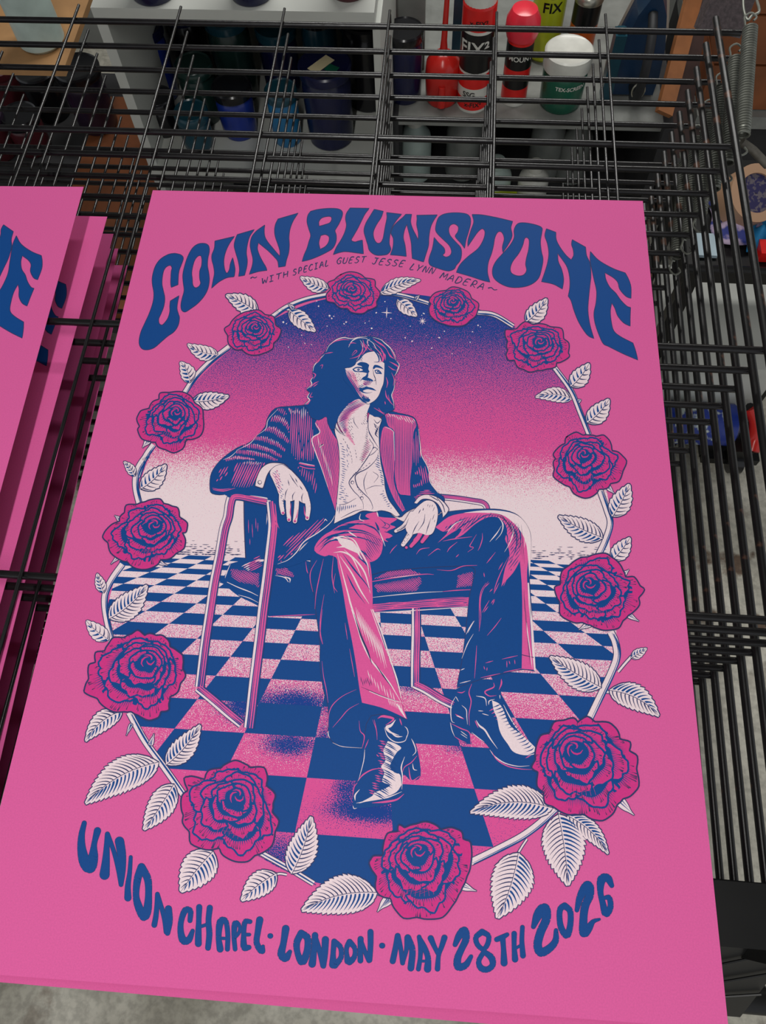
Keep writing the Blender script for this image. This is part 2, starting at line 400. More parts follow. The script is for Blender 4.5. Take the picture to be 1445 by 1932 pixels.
# ---- oval panel -------------------------------------------------
OVAL = parse('690,556 640,560 585,572 520,600 470,632 425,668 385,705 350,745 318,793 290,845 271,890 262,930 250,985 232,1050 212,1110 202,1150 200,1190 208,1225 228,1290 250,1350 275,1390 310,1440 345,1490 420,1575 470,1600 520,1634 570,1656 610,1668 680,1676 760,1674 850,1650 910,1615 965,1592 1015,1560 1045,1525 1070,1460 1100,1385 1130,1330 1152,1275 1163,1220 1160,1170 1162,1100 1150,1030 1152,980 1145,930 1130,870 1110,800 1085,750 1055,700 1010,650 960,612 900,582 850,566 780,555 730,552')
OVAL_S = catmull(OVAL, True, 3)
def clip_poly(sub, clip):
    """Sutherland-Hodgman against a convex loop"""
    ar = sum(clip[i-1][0]*clip[i][1]-clip[i][0]*clip[i-1][1] for i in range(len(clip))); sg = 1 if ar > 0 else -1
    out = sub
    for i in range(len(clip)):
        a, b = clip[i-1], clip[i]
        def ins(p): return sg*((b[0]-a[0])*(p[1]-a[1])-(b[1]-a[1])*(p[0]-a[0])) >= 0
        inp = out; out = []
        if not inp: return []
        for k in range(len(inp)):
            s, e = inp[k-1], inp[k]
            si, ei = ins(s), ins(e)
            if si != ei:
                d1 = (b[0]-a[0])*(s[1]-a[1])-(b[1]-a[1])*(s[0]-a[0]); d2 = (b[0]-a[0])*(e[1]-a[1])-(b[1]-a[1])*(e[0]-a[0])
                t = d1/(d1-d2); out.append((s[0]+(e[0]-s[0])*t, s[1]+(e[1]-s[1])*t))
            if ei: out.append(e)
    return out
def hull(p):
    p = sorted(set(p)); lo = []; up = []
    for q in p:
        while len(lo) > 1 and (lo[-1][0]-lo[-2][0])*(q[1]-lo[-2][1])-(lo[-1][1]-lo[-2][1])*(q[0]-lo[-2][0]) <= 0: lo.pop()
        lo.append(q)
    for q in reversed(p):
        while len(up) > 1 and (up[-1][0]-up[-2][0])*(q[1]-up[-2][1])-(up[-1][1]-up[-2][1])*(q[0]-up[-2][0]) <= 0: up.pop()
        up.append(q)
    return lo[:-1]+up[:-1]
OVAL_H = hull(OVAL_S)

def stipple_mat(name, ramps, blobs=(), base='P', scale=1750, ink1='W', vein=False):
    """speckled print: share of white and of blue ink set by the height on the sheet"""
    m = bpy.data.materials.new(name); m.use_nodes = True; nt = m.node_tree; N = nt.nodes; Lk = nt.links
    b = N['Principled BSDF']; b.inputs['Roughness'].default_value = 0.6; b.inputs['Specular IOR Level'].default_value = 0.12
    tc = N.new('ShaderNodeTexCoord'); sep = N.new('ShaderNodeSeparateXYZ'); Lk.new(tc.outputs['Object'], sep.inputs[0])
    def frac(stops):
        mr = N.new('ShaderNodeMapRange'); mr.inputs['From Min'].default_value = 0; mr.inputs['From Max'].default_value = H_P; Lk.new(sep.outputs['Y'], mr.inputs['Value'])
        cr = N.new('ShaderNodeValToRGB'); els = cr.color_ramp.elements
        st = sorted((M((700, py))[1]/H_P, v) for py, v in stops)
        els[0].position, els[1].position = st[0][0], st[-1][0]
        els[0].color = (st[0][1],)*3+(1,); els[1].color = (st[-1][1],)*3+(1,)
        for p, v in st[1:-1]:
            e = els.new(p); e.color = (v, v, v, 1)
        Lk.new(mr.outputs[0], cr.inputs[0]); return cr.outputs[0]
    def math_(op, a, bb, clampit=False):
        n = N.new('ShaderNodeMath'); n.operation = op; n.use_clamp = clampit
        for i, q in enumerate((a, bb)):
            if isinstance(q, (int, float)): n.inputs[i].default_value = q
            else: Lk.new(q, n.inputs[i])
        return n.outputs[0]
    def grain(off, sc):
        mp = N.new('ShaderNodeMapping'); mp.inputs['Location'].default_value = (off, off*1.7, off*0.3); Lk.new(tc.outputs['Object'], mp.inputs[0])
        nz = N.new('ShaderNodeTexNoise'); nz.inputs['Scale'].default_value = sc; nz.inputs['Detail'].default_value = 1.0; nz.inputs['Roughness'].default_value = 0.8
        Lk.new(mp.outputs[0], nz.inputs['Vector']); return nz.outputs['Fac']
    def mask(fr, g):
        t = math_('SUBTRACT', 0.76, math_('MULTIPLY', fr, 0.50)); return math_('MULTIPLY', math_('SUBTRACT', g, t), 22.0, True)
    bf = frac(ramps['B'])
    for px, py, rx, ry, amp in blobs:
        cx, cy = M((px, py)); sx = abs(M((px+rx, py))[0]-cx); sy = abs(M((px, py+ry))[1]-cy)
        dx = math_('DIVIDE', math_('SUBTRACT', sep.outputs['X'], cx), sx); dy = math_('DIVIDE', math_('SUBTRACT', sep.outputs['Y'], cy), sy)
        e = math_('EXPONENT', math_('MULTIPLY', math_('ADD', math_('MULTIPLY', dx, dx), math_('MULTIPLY', dy, dy)), -1.0), 0)
        bf = math_('ADD', bf, math_('MULTIPLY', e, amp))
    wm = mask(frac(ramps['W']), grain(3.1, scale)); bm_ = mask(bf, grain(0.7, scale*0.8))
    mx = N.new('ShaderNodeMix'); mx.data_type = 'RGBA'; mx.inputs[6].default_value = srgb(228, 86, 156); mx.inputs[7].default_value = srgb(244, 222, 228); Lk.new(wm, mx.inputs[0])
    my = N.new('ShaderNodeMix'); my.data_type = 'RGBA'; my.inputs[7].default_value = srgb(26, 66, 146); Lk.new(mx.outputs[2], my.inputs[6]); Lk.new(bm_, my.inputs[0])
    Lk.new(my.outputs[2], b.inputs['Base Color'])
    return m
M_SKY = stipple_mat('stippled_sky_ink', {'B': [(560, 1.0), (615, .88), (660, .66), (700, .56), (750, .44), (800, .34), (850, .24), (900, .16), (950, .1), (1010, .06), (1040, 0)],
                                 'W': [(800, 0), (830, .12), (865, .42), (895, .66), (930, .88), (960, 1.0)]})
M_FLOORINK = stipple_mat('stippled_floor_ink', {'B': [(1040, 0.0), (1080, .12), (1150, .26), (1250, .3), (1330, .2), (1420, .1), (1480, .12), (1530, .22), (1600, .3), (1650, .45)],
                                        'W': [(1080, .97), (1150, .74), (1210, .64), (1270, .56), (1310, .45), (1360, .35), (1430, .3), (1470, .2), (1490, 0)]},
                        blobs=[(455, 1335, 42, 30, .7), (560, 1327, 70, 26, .8), (545, 1405, 60, 26, .8), (655, 1485, 32, 26, .7), (700, 1530, 80, 22, .9), (775, 1290, 40, 20, .5), (862, 1412, 30, 14, .5), (612, 1390, 16, 30, .5), (530, 1610, 60, 40, .4)])
def panel(name, poly, m, lay, parent):
    pr = Print(); pr.fill('B', poly, lay)
    return link_mesh(name, pr.v, pr.f, [m], parent)
GF = (77.99125722624771, -55.97382294788487, 557.1851575170948, -0.8942422127758329, -71.53075135537958, 1189.0539776187238, -0.004221795044664134, -0.07975758653528686)
def G(i, j):
    w = GF[6]*i + GF[7]*j + 1
    return ((GF[0]*i+GF[1]*j+GF[2])/w, (GF[3]*i+GF[4]*j+GF[5])/w)
def make_panel(parent):
    panel('sky_panel', OVAL_S, M_SKY, 1, parent)
    lo = clip_poly(OVAL_H, [(0, 1030), (1445, 1044), (1445, 1932), (0, 1932)])
    panel('floor_panel', lo, M_FLOORINK, 2, parent)
    pr = Print(); r = random.Random(5)
    for j in range(-13, 10):
        for i in range(-13, 14):
            if (i+j) % 2: continue
            q = [G(i, j), G(i+1, j), G(i+1, j+1), G(i, j+1)]
            if min(p[1] for p in q) < 1046 or max(abs(p[0]) for p in q) > 4000: continue
            q = clip_poly(q, OVAL_H)
            if len(q) > 2: pr.tri(q, [(0, k, k+1) for k in range(1, len(q)-1)], 'B', 3)
    for k in range(420):                                    # the far rows fade into dashes
        row = int(r.random()**0.7*8); y = 1024 + row*3.6 + r.random()*.8; x = 245 + 900*r.random()
        if 470 < x < 1000: continue
        l = 5 + 12*r.random()*(row+1)/8
        pr.line('L', [(x, y+(x-700)*0.012), (x+l/2, y+.3+(x-700)*0.012), (x+l, y+(x-700)*0.012)], [0.4, 0.8+row*0.22, 0.4], 3)
    # solid shadow of the chair on the tiles
    for t in ('1,1 2,1',):
        pass
    pr.build('checkered_floor', parent)
    st = Print()
    for c, t in (('E', '1072,225,5 1132,277,7 1143,290,4 1155,280,4 880,312,7 897,320,4 1212,322,4 1222,311,5 1200,168,4 1388,260,4 1362,346,4 1327,316,3 980,383,4 998,427,3 908,448,4 1030,434,2 1118,333,3 1062,197,4'),
                 ('1', '318,5,8 448,38,9 427,52,6 275,75,6 680,94,8 855,5,7 72,230,6 135,243,5 985,182,6 1050,210,7 1297,180,8 1228,273,6 1340,122,7 1175,160,4 618,48,5 657,28,5 1030,75,6 1410,325,6'),
                 ('B', '25,590,4 70,533,4 148,562,3 99,619,3 172,715,4 207,733,5 342,715,4 370,683,4 540,653,5 552,660,3 512,685,4 264,592,4 256,602,3 268,594,4 306,768,4 330,610,3 3,668,6 500,738,4')):
        for x, y, rr in Z(c, t): st.disc('W', x, y, rr*0.75, 2)
    for (x, y), R_, n, w in (((729.5, 590), 10, 4, 2.2), ((797, 606), 7, 8, 1.7)):
        for k in range(n):
            a = 2*pi*k/n + 0.05; st.line('W', [(x, y), (x+R_*cos(a), y+R_*sin(a))], w, 2, 0.3)
    st.build('printed_stars', parent)
# ---- vine, leaves, thorns, roses ---------------------------------
VINES = [('E', '815,285 900,228 1000,188 1115,163', 7), ('B', '50,490 150,500 290,541', 6), ('B', '530,588 620,600 718,657', 7),
         ('E', '585,445 480,528 400,610 340,700', 8), ('E', '172,980 125,1050 85,1156', 9), ('F', '615,-10 545,90 513,180 512,300 548,455', 10),
         ('F', '390,985 295,1120 238,1240 228,1350 250,1500 292,1680', 10), ('G', '375,630 480,820 600,985 745,1190', 11), ('C', '868,188 1000,262 1112,330', 9),
         ('I', '165,1055 350,965 500,885 615,800 715,705', 12), ('K', '488,1770 560,1620 640,1450 682,1330 670,1230 638,1160', 12),
         ('K', '550,625 600,520 635,400 610,300 560,160', 10), ('J', '695,1290 620,1100 535,900 395,705', 8), ('E', '838,262 880,240 920,248', 3), ('I', '735,745 740,720 700,705', 3),
         ('I', '470,1000 500,950 530,905', 3), ('K', '690,1440 740,1380 785,1330', 4), ('K', '600,1580 640,1580 660,1565', 4), ('C', '935,290 960,285 990,290', 3), ('C', '1010,285 1020,240 1020,200', 5), ('C', '1390,372 1430,385 1465,395', 4)]
def make_vines(parent):
    for c, t, w in VINES:
        pr = Print(); p = catmull(Z(c, t), False, 6)
        pr.line('L', p, w+3.2, 4); pr.line('W', p, w, 5)
        if w > 5:
            off = [(x + w*0.22, y + w*0.16) for x, y in p]; pr.line('B', off, [0.6, 1.6, 1.2, 1.6, 0.6], 6)
            off = [(x + w*0.46, y + w*0.3) for x, y in p]; pr.line('B', off, [1.6, 3.0, 2.2, 3.2, 1.6], 6)
        pr.build('printed_vine', parent)
def leaf(parent, c, base, tip, hw, bend=0.12, seed=0):
    r = random.Random(seed*7+3); (bx, by), (tx, ty) = Z(c, [base, tip]); hw = hw/CROPS[c][2]
    dx, dy = tx-bx, ty-by; L = hypot(dx, dy); ux, uy = dx/L, dy/L; nx, ny = -uy, ux
    def P(t, s): # t along, s across (px)
        b = bend*L*4*t*(1-t)
        return (bx + dx*t + nx*(s+b), by + dy*t + ny*(s+b))
    prof = lambda t: hw*0.92*(sin(pi*min(1, t**0.72)))**0.85
    teeth = max(5, int(L/9)); a = []; bb = []
    for side, lst in ((1, a), (-1, bb)):
        for k in range(teeth*3+1):
            t = k/(teeth*3); ph = (k % 3)/3.0
            s = prof(t)*(1 + 0.13*(ph if k % 3 else -0.3)*(0.6+0.8*r.random()))
            lst.append(P(min(1, t+0.012*(k % 3)), side*s))
    loop = a + bb[::-1][1:-1]
    pr = Print(); lw = 1.5 if hw < 16 else 2.2
    pr.line('L', loop + [loop[0], loop[1]], lw*1.9, 7); pr.fill('W', loop, 8)
    pr.line('L', [P(k/10, 0) for k in range(11)], [lw*1.1, lw*0.9, 0.5], 9)
    nv = max(5, int(L/9.5))
    for side in (1, -1):
        heavy = 1.35 if side < 0 else 0.85
        for k in range(nv):
            t = 0.05 + 0.83*k/nv; w = min(L/nv*0.34, 2.8)*heavy*(0.8+0.4*r.random())
            e = prof(min(1, t+0.16))*0.93
            pts = [P(t + (0.05+0.11*q)*q, side*e*q) for q in (0, .2, .4, .6, .8, .95)]
            pr.line('B' if side < 0 else 'L', pts, [w*0.7, w, w*0.75, w*0.5, 0.3], 9)
    # pale midrib edge
    pr.line('W', [P(k/10, -lw*0.45) for k in range(10)], [lw*0.9, lw*0.7, 0.3], 10)
    pr.build('printed_leaf', parent)
LEAVES = [('E', (1125,128), (972,66), 40, -.06), ('E', (740,262), (567,165), 50, .04), ('E', (522,488), (357,432), 42, -.1), ('E', (372,642), (318,528), 42, .1), ('E', (385,745), (584,715), 48, .05),
          ('E', (912,250), (1056,364), 46, .0), ('F', (505,185), (403,52), 42, .05), ('F', (560,300), (788,82), 88, .06), ('F', (222,1245), (160,1068), 48, -.02), ('F', (272,1480), (617,1178), 118, .06),
          ('F', (268,1672), (62,1498), 75, -.05), ('G', (325,622), (77,827), 68, .1), ('G', (575,970), (78,1250), 120, .08), ('G', (630,985), (860,714), 80, .05), ('G', (680,1120), (474,1430), 92, -.02),
          ('C', (655,185), (508,368), 80, .02), ('C', (1012,285), (1102,26), 68, .04), ('C', (942,285), (783,408), 58, .04), ('C', (1400,372), (1058,452), 92, .08), ('I', (695,706), (163,732), 112, .1),
          ('I', (735,745), (795,1207), 142, -.02), ('I', (790,750), (1057,1002), 62, -.08), ('I', (475,995), (338,1418), 140, -.04), ('J', (150,312), (330,108), 78, .06), ('J', (538,872), (697,670), 78, .05),
          ('J', (545,980), (228,964), 66, .1), ('J', (680,1185), (870,980), 84, .06), ('K', (650,352), (770,124), 76, .03), ('K', (582,502), (272,350), 78, -.03), ('K', (650,655), (775,498), 62, .04),
          ('K', (570,1550), (213,1334), 96, -.02), ('K', (630,1568), (977,1750), 92, -.1), ('K', (782,1342), (893,1274), 34, 0), ('B', (48,492), (250,425), 36, -.06), ('B', (132,525), (232,608), 36, 0)]
THORNS = [('F', (375,590), (318,542), 30), ('F', (372,905), (284,988), 26), ('F', (700,955), (803,998), 30), ('K', (715,765), (768,722), 28), ('K', (755,1035), (838,1087), 26), ('K', (500,1100), (413,1147), 30),
          ('K', (615,140), (665,192), 24), ('I', (1130,655), (1227,752), 42), ('H', (1240,548), (1328,582), 30), ('H', (860,620), (785,695), 34), ('C', (1450,400), (1400,460), 26), ('G', (390,710), (355,790), 16),
          ('G', (520,850), (545,772), 22), ('E', (148,955), (112,998), 22), ('E', (935,238), (903,210), 14), ('J', (600,1000), (628,985), 22), ('B', (225,520), (245,500), 12)]
def make_leaves(parent):
    for k, (c, b, t, hw, bend) in enumerate(LEAVES): leaf(parent, c, b, t, hw, bend, k)
    for c, b, t, hw in THORNS:
        pr = Print(); (bx, by), (tx, ty) = Z(c, [b, t]); hw = hw/CROPS[c][2]; L = hypot(tx-bx, ty-by); nx, ny = -(ty-by)/L, (tx-bx)/L
        f = lambda t, s: (bx+(tx-bx)*t+nx*s*hw*.6, by+(ty-by)*t+ny*s*hw*.6)
        l = catmull([f(0, 1), f(.35, 1.1), f(.7, .45), f(1, 0), f(1, 0), f(.7, -.25), f(.35, -.9), f(0, -1)], True, 3)
        pr.line('L', l+[l[0]], 3, 7); pr.fill('W', l, 8)
        pr.line('B', [f(.0, .3), f(.5, .1), f(.85, 0)], [2.2, 1, .3], 9); pr.line('B', [f(.0, -.5), f(.5, -.3)], [2.0, .3], 9)
        pr.build('printed_thorn', parent)
ROSES = [('E', (1250,128), '1190,60 1240,42 1290,50 1325,75 1375,85 1378,120 1405,155 1385,200 1385,225 1340,245 1315,262 1280,262 1250,255 1230,235 1190,232 1160,205 1120,195 1117,165 1140,135 1125,100 1160,85'),
 ('E', (728,335), '650,270 700,255 745,250 780,275 825,285 835,330 865,355 850,400 825,425 820,455 770,480 725,490 690,485 655,460 620,460 585,430 580,385 562,350 590,330 610,300'),
 ('E', (298,795), '210,703 260,700 330,697 375,720 395,755 435,785 440,830 440,900 425,930 395,945 350,950 330,1000 285,1022 240,1005 200,990 185,965 150,960 110,945 90,900 100,880 85,840 105,800 150,785 170,750 205,735'),
 ('F', (690,615), '600,425 660,405 730,400 765,440 840,465 890,480 905,560 975,615 965,690 930,700 958,770 945,840 880,880 820,930 740,940 700,990 620,1025 540,1025 480,1000 440,960 380,945 290,880 265,790 218,740 240,690 300,630 370,600 375,560 415,520 430,455 520,450'),
 ('G', (515,262), '395,100 435,75 480,110 515,97 560,110 600,110 640,145 650,185 700,215 735,245 735,330 755,380 720,430 700,490 650,520 640,570 640,610 590,620 570,660 510,678 440,645 390,620 340,620 270,620 200,580 160,530 75,490 80,455 105,400 105,310 150,290 150,225 210,215 240,165 270,125 340,125'),
 ('G', (1115,1185), '1040,985 1100,962 1160,985 1200,1010 1290,1010 1310,1060 1305,1130 1365,1190 1350,1250 1345,1310 1390,1370 1365,1440 1345,1530 1300,1570 1230,1600 1180,1640 1100,1640 1020,1600 990,1550 900,1560 800,1520 790,1440 745,1380 750,1330 735,1270 740,1200 780,1160 755,1080 800,1070 890,1090 920,1030 1000,1015'),
 ('H', (1000,350), '905,225 935,240 1000,220 1050,208 1100,225 1130,250 1190,240 1240,260 1250,300 1290,320 1290,440 1270,500 1245,560 1225,600 1190,660 1140,720 1080,730 1000,720 930,725 880,670 860,620 800,600 780,570 785,500 745,430 765,395 820,390 825,320 845,270 900,260'),
 ('I', (822,305), '710,150 770,140 830,125 860,150 920,115 970,150 1060,155 1110,200 1130,260 1195,280 1190,335 1240,370 1235,450 1250,560 1200,620 1150,640 1110,680 1080,740 1020,780 950,770 900,740 840,740 790,740 700,690 650,670 640,600 600,560 605,470 565,440 590,390 590,330 620,240 680,220'),
 ('J', (265,475), '70,375 140,315 210,340 290,335 360,360 455,375 470,460 515,500 510,580 520,610 460,650 410,665 400,700 330,715 240,730 180,742 130,720 80,700 50,640 0,640 -20,600 -5,560 -15,520 -5,480 -28,430 -25,385 30,385'),
 ('J', (635,1450), '500,1320 580,1275 640,1300 700,1300 760,1310 820,1300 870,1350 890,1430 950,1450 1015,1520 985,1600 950,1690 880,1710 850,1750 780,1760 750,1800 700,1830 650,1835 570,1800 530,1740 450,1700 390,1650 400,1590 390,1530 410,1500 390,1460 440,1400 490,1370'),
 ('K', (470,820), '420,650 480,640 540,620 600,615 640,640 690,680 720,730 740,780 800,780 840,840 870,865 830,920 835,970 790,1020 760,1040 720,1080 690,1130 600,1145 540,1130 500,1110 440,1090 380,1090 290,1040 285,950 260,900 250,850 290,830 300,740 350,700'),
 ('B', (408,528), '330,490 380,480 410,463 450,470 490,490 505,520 540,545 535,580 525,605 500,625 470,650 420,655 370,645 325,625 300,600 295,570 305,545 295,530 310,505')]
def make_rose(parent, c, cen, t, seed):
    r = random.Random(seed*13+1); out = Z(c, t); cx, cy = Z(c, [cen])[0]
    # silhouette in many points, slightly ruffled
    S = []
    for k in range(len(out)):
        a, b = out[k], out[(k+1) % len(out)]
        d = hypot(b[0]-a[0], b[1]-a[1]); mx, my = (a[0]+b[0])/2, (a[1]+b[1])/2
        ox, oy = mx-cx, my-cy; q = hypot(ox, oy); g = d*0.05
        S += [a, (mx+ox/q*g, my+oy/q*g)]
    S = catmull(S, True, 2)
    gx = sum(p[0] for p in out)/len(out); gy = sum(p[1] for p in out)/len(out)
    R = sum(hypot(p[0]-gx, p[1]-gy) for p in out)/len(out)
    pol = sorted((atan2(p[1]-gy, p[0]-gx), hypot(p[0]-gx, p[1]-gy)) for p in S)
    def rad(a):                                              # radius of the silhouette in direction a
        a = (a+pi) % (2*pi) - pi
        lo = pol[-1]; 
        for p in pol:
            if p[0] >= a: return p[1]
        return pol[0][1]
    def smooth_rad(a): return sum(rad(a+d) for d in (-.2, -.1, 0, .1, .2))/5
    def C(rho): # ring centres walk from the middle of the flower to its heart
        f = min(1, rho*1.05); return (cx+(gx-cx)*f, cy+(gy-cy)*f)
    def Pt(a, rho):
        c0 = C(rho); q = smooth_rad(a)*rho; return (c0[0]+q*cos(a), c0[1]+q*sin(a))
    pr = Print(); pr.seq = True; lw = 1.4 + R/50; B0 = 12
    pr.line('L', S+[S[0], S[1]], lw*2.0, B0); pr.fill('R', S, B0)
    def rim(a): return 1.0
    def petal(a, wd, rin, ro, first):
        m = 15; rimp = []
        tip = 0.42 + 0.2*r.random(); f1, f2 = r.random()*6, 7+4*r.random()
        for k in range(m+1):
            u = k/m; q = 0.80 + 0.20*sin(pi*u)**0.6
            q += 0.075*max(0, 1-abs(u-tip)/0.16) + 0.026*sin(f1+f2*u*pi)
            rimp.append((a+(u-0.5)*wd, q))
        R1 = [Pt(t, ro*q) for t, q in rimp]
        base = [Pt(a+wd*0.36, rin*0.8), Pt(a, rin*0.7), Pt(a-wd*0.36, rin*0.8)]
        if not first:
            loop = R1 + base
            pr.line('B', catmull(R1, False, 2), lw*2.2, B0); pr.fill('R', R1+base, B0)
        # engraved shading: spikes running out of the throat
        n = max(5, int(wd*R*(rin+ro)/2/3.4)); sp = []
        dark = 0.24 + 0.16*r.random() + (0.22 if sin(a) > 0.1 and not first else 0)
        for k in range(n):
            u = (k+0.5)/n; t = a+(u-0.5)*wd*0.96; q = 0.80 + 0.20*sin(pi*u)**0.6
            L0 = rin + (ro*q-rin)*(dark + 0.35*abs(u-0.5)); L1 = L0 + (ro*q-rin)*(0.28+0.34*r.random())
            L1 = min(L1, ro*q*0.93); hw = wd/n*0.30; dr = (u-0.5)*0.10
            sp += [Pt(t-hw, L0), Pt(t+dr, max(L1, L0*1.01)), Pt(t+hw*0.7, L0)]
        edge = [Pt(a+wd*0.47, rin*0.8), Pt(a, rin*0.7), Pt(a-wd*0.47, rin*0.8)]
        pr.fill('B', sp+edge, B0)
        for k in range(int(n*0.5)):                          # short cuts from the rim
            u = 0.12+0.76*r.random(); t = a+(u-0.5)*wd; q = 0.80 + 0.20*sin(pi*u)**0.6
            pr.line('L', [Pt(t, ro*q*0.985), Pt(t, ro*q*(0.985-0.10*r.random()-.03))], [lw*.6, .3], B0)
        for sd in (-1, 1):                                   # folded sides
            t = a+sd*wd*0.5
            pr.line('B', [Pt(t, ro*0.83), Pt(t-sd*wd*.05, (ro+rin)/2), Pt(t-sd*wd*.10, rin)], [lw*1.0, lw*1.4, lw*2.2], B0)
    rings = [(1.0, 0.66, 8, 1.0), (0.82, 0.52, 6, 1.16), (0.64, 0.38, 5, 1.22), (0.47, 0.26, 4, 1.3), (0.33, 0.16, 3, 1.4)]
    for ri, (ro, rin, nl, ov) in enumerate(rings):
        ph = r.random()*6; order = list(range(nl)); r.shuffle(order)
        if ri:
            pr.fill('B', [Pt(2*pi*k/40, rings[ri-1][1]*1.02) for k in range(40)], B0)
        for k in order:
            a = ph + 2*pi*(k+0.3*(r.random()-.5))/nl
            petal(a, 2*pi/nl*ov, rin, ro*(0.93+0.1*r.random()) if ri else ro, ri == 0)
    pr.fill('B', [Pt(2*pi*k/24, 0.17) for k in range(24)], B0)
    for k in range(8):                                       # light cuts in the dark throat below the heart
        a = pi*0.5 + (k-3.5)*0.13; pr.line('R', [Pt(a, 0.56+0.02*r.random()), Pt(a+0.04, 0.68)], [.5, lw*.8, .5], B0)
    for k in range(3): pr.line('R', [Pt(pi*.5-.35+k*.2, 0.60), Pt(pi*.5-.05+k*.2, 0.64)], [.4, lw*.7, .4], B0)
    for turn in (0, 2.2, 4.2):
        pts = [Pt(turn + q*0.5, 0.15*(1-q/7.0)+0.01) for q in range(6)]
        pr.line('R', pts, [0.6, lw*1.1, lw*.9, 0.5], B0)
    pr.build('printed_rose', parent)
def make_roses(parent):
    for k, (c, cen, t) in enumerate(ROSES): make_rose(parent, c, cen, t, k)
# ---- chair and seated figure ---------------------------------
def S(pr, col, c, t, w, lay, n=4):
    pr.line(col, catmull(Z(c, t), False, n), w, lay)
def F(pr, col, c, t, lay, sm=True, holes=()):
    p = Z(c, corners(t)); pr.fill(col, [catmull(p, True, 3) if sm else Z(c, t)] + [catmull(Z(c, corners(h)), True, 3) for h in holes], lay)
def rod(pr, pts, w, lay, hl=True):
    pr.line('L', pts, w+2, lay); pr.line('B', pts, w, lay+1)
    def off(d):
        o = []
        for i, p in enumerate(pts):
            a = pts[max(i-1, 0)]; b = pts[min(i+1, len(pts)-1)]; q = hypot(b[0]-a[0], b[1]-a[1]) or 1
            o.append((p[0]+(b[1]-a[1])/q*d, p[1]-(b[0]-a[0])/q*d))
        return o
    pr.line('W', off(-w*0.36), [w*.2, w*.26, w*.2], lay+2)
    pr.line('P', off(w*0.10), [w*.16, w*.26, w*.14, w*.24, w*.1], lay+2)
    pr.line('P', off(w*0.34), [w*.08, w*.14, w*.16, w*.1], lay+2)
    pr.line('P', off(-w*0.10), [w*.05, w*.12, w*.08, w*.1, .2], lay+2)
def make_chair(parent):
    pr = Print()
    F(pr, 'B', '2', '288,720 450,740 430,1140 300,1140', 4, False)                 # back panel
    S(pr, 'L', '2', '290,720 292,900 302,1135', 2, 5)
    for t in ('320,870 322,960', '345,900 350,990', '370,860 372,930', '385,890 384,950', '330,1000 331,1040'): S(pr, 'P', '2', t, [.3, 1.2, .3], 5)
    # seat
    F(pr, 'B', '4', '370,258* 480,232 620,240 800,200 1060,300 1030,655* 670,655* 590,575 440,500 330,410 300,395 345,330', 4)
    F(pr, 'B', '3', '30,850* 250,830 800,815 800,1000 735,1105* 90,1142*', 4)
    for poly, a in (('380,290 480,300 600,330 600,450 560,420 450,400 380,350', .6), ('720,290 800,285 860,330 860,360 800,350 725,335', .4)):
        p = Z('4', poly); pr.hatch('P', p, a, 3.2, 1.2, 5, 3); pr.hatch('P', p, a+1.5, 3.2, 1.0, 5, 4)
    for poly in ('85,915 200,850 330,840 420,880 430,880 200,905', '85,950 400,895 425,930 380,1000 120,1005', '660,890 710,870 770,860 775,960 650,975'):
        p = Z('3', poly); pr.hatch('P', p, .75, 3.0, 1.25, 5, 3); pr.hatch('P', p, -.7, 3.0, 1.0, 5, 4)
    S(pr, 'P', '3', '80,930 250,900 430,880 500,882', [1.2, 2.6, 1.5, .4], 6); S(pr, 'W', '3', '200,905 300,895 400,880', [.3, 1.2, .3], 7)
    S(pr, 'W', '3', '80,1038 250,1020 420,1005 560,998', [.6, 1.8, .5], 6); S(pr, 'P', '3', '560,998 650,990 755,985', [.6, 1.8, 1], 6)
    F(pr, 'P', '3', '85,1085 300,1065 540,1045 740,1038 738,1095 500,1105 200,1125 90,1135', 5)
    pr.hatch('B', Z('3', '60,1080 740,1030 740,1100 90,1140'), -.07, 3.4, 1.5, 6, 2, dash=60)
    S(pr, 'W', '3', '85,1142 400,1125 735,1102', [.6, 1.8, 1], 7)
    S(pr, 'W', '4', '355,395 440,435 530,470 590,500', [1, 2, .6], 6); S(pr, 'W', '4', '380,258 350,330 340,365', [.6, 1.8, .4], 6); S(pr, 'W', '4', '440,492 520,515 590,550', [.6, 1.4, .5], 6)
    S(pr, 'W', '4', '720,345 790,360 820,395', [.4, 2, 1], 7); S(pr, 'W', '4', '790,355 830,370 830,400', [1, 3, .4], 7); S(pr, 'P', '4', '675,655 900,645 1020,640', [.8, 1.6, .4], 6)
    # rear right leg and its foot rail
    rod(pr, catmull(Z('5', '872,-10 872,200 866,450 864,690'), False, 4), 17, 5)
    rod(pr, catmull(Z('5', '855,665 950,710 1080,790 1200,850'), False, 4), 16, 5)
    # right arm
    rod(pr, catmull(Z('3', '530,352 640,362 760,380 835,395 862,430 850,470'), False, 4), 10, 5)
    # left frame: armrest, two legs, foot rail
    rod(pr, catmull(Z('2', '445,745 340,722 262,706 215,712 195,760 182,850') + Z('4', '332,0 298,200 258,400 222,640 190,850 165,1050 148,1190'), False, 4), 17, 8)
    rod(pr, catmull(Z('4', '135,1195 250,1290 360,1385 465,1470'), False, 4), 17, 8)
    rod(pr, catmull(Z('2', '476,745 482,800 488,870') + Z('4', '703,0 680,200 655,400 628,600 605,800 580,1000 555,1200 535,1380 520,1500'), False, 4), 19, 9)
    F(pr, 'B', '2', '70,645* 200,655 440,640 520,685 525,745* 450,735 445,720 300,700 215,695 190,720 160,700 78,690', 12)
    S(pr, 'P', '2', '80,665 150,675 230,655', [1, 2, .5], 13)
    S(pr, 'P', '2', '290,708 360,722 445,742', [2, 6, 5], 13); S(pr, 'B', '2', '300,712 370,725 440,738', [.5, 1.4, .5], 14)
    pr.build('printed_chair', parent)

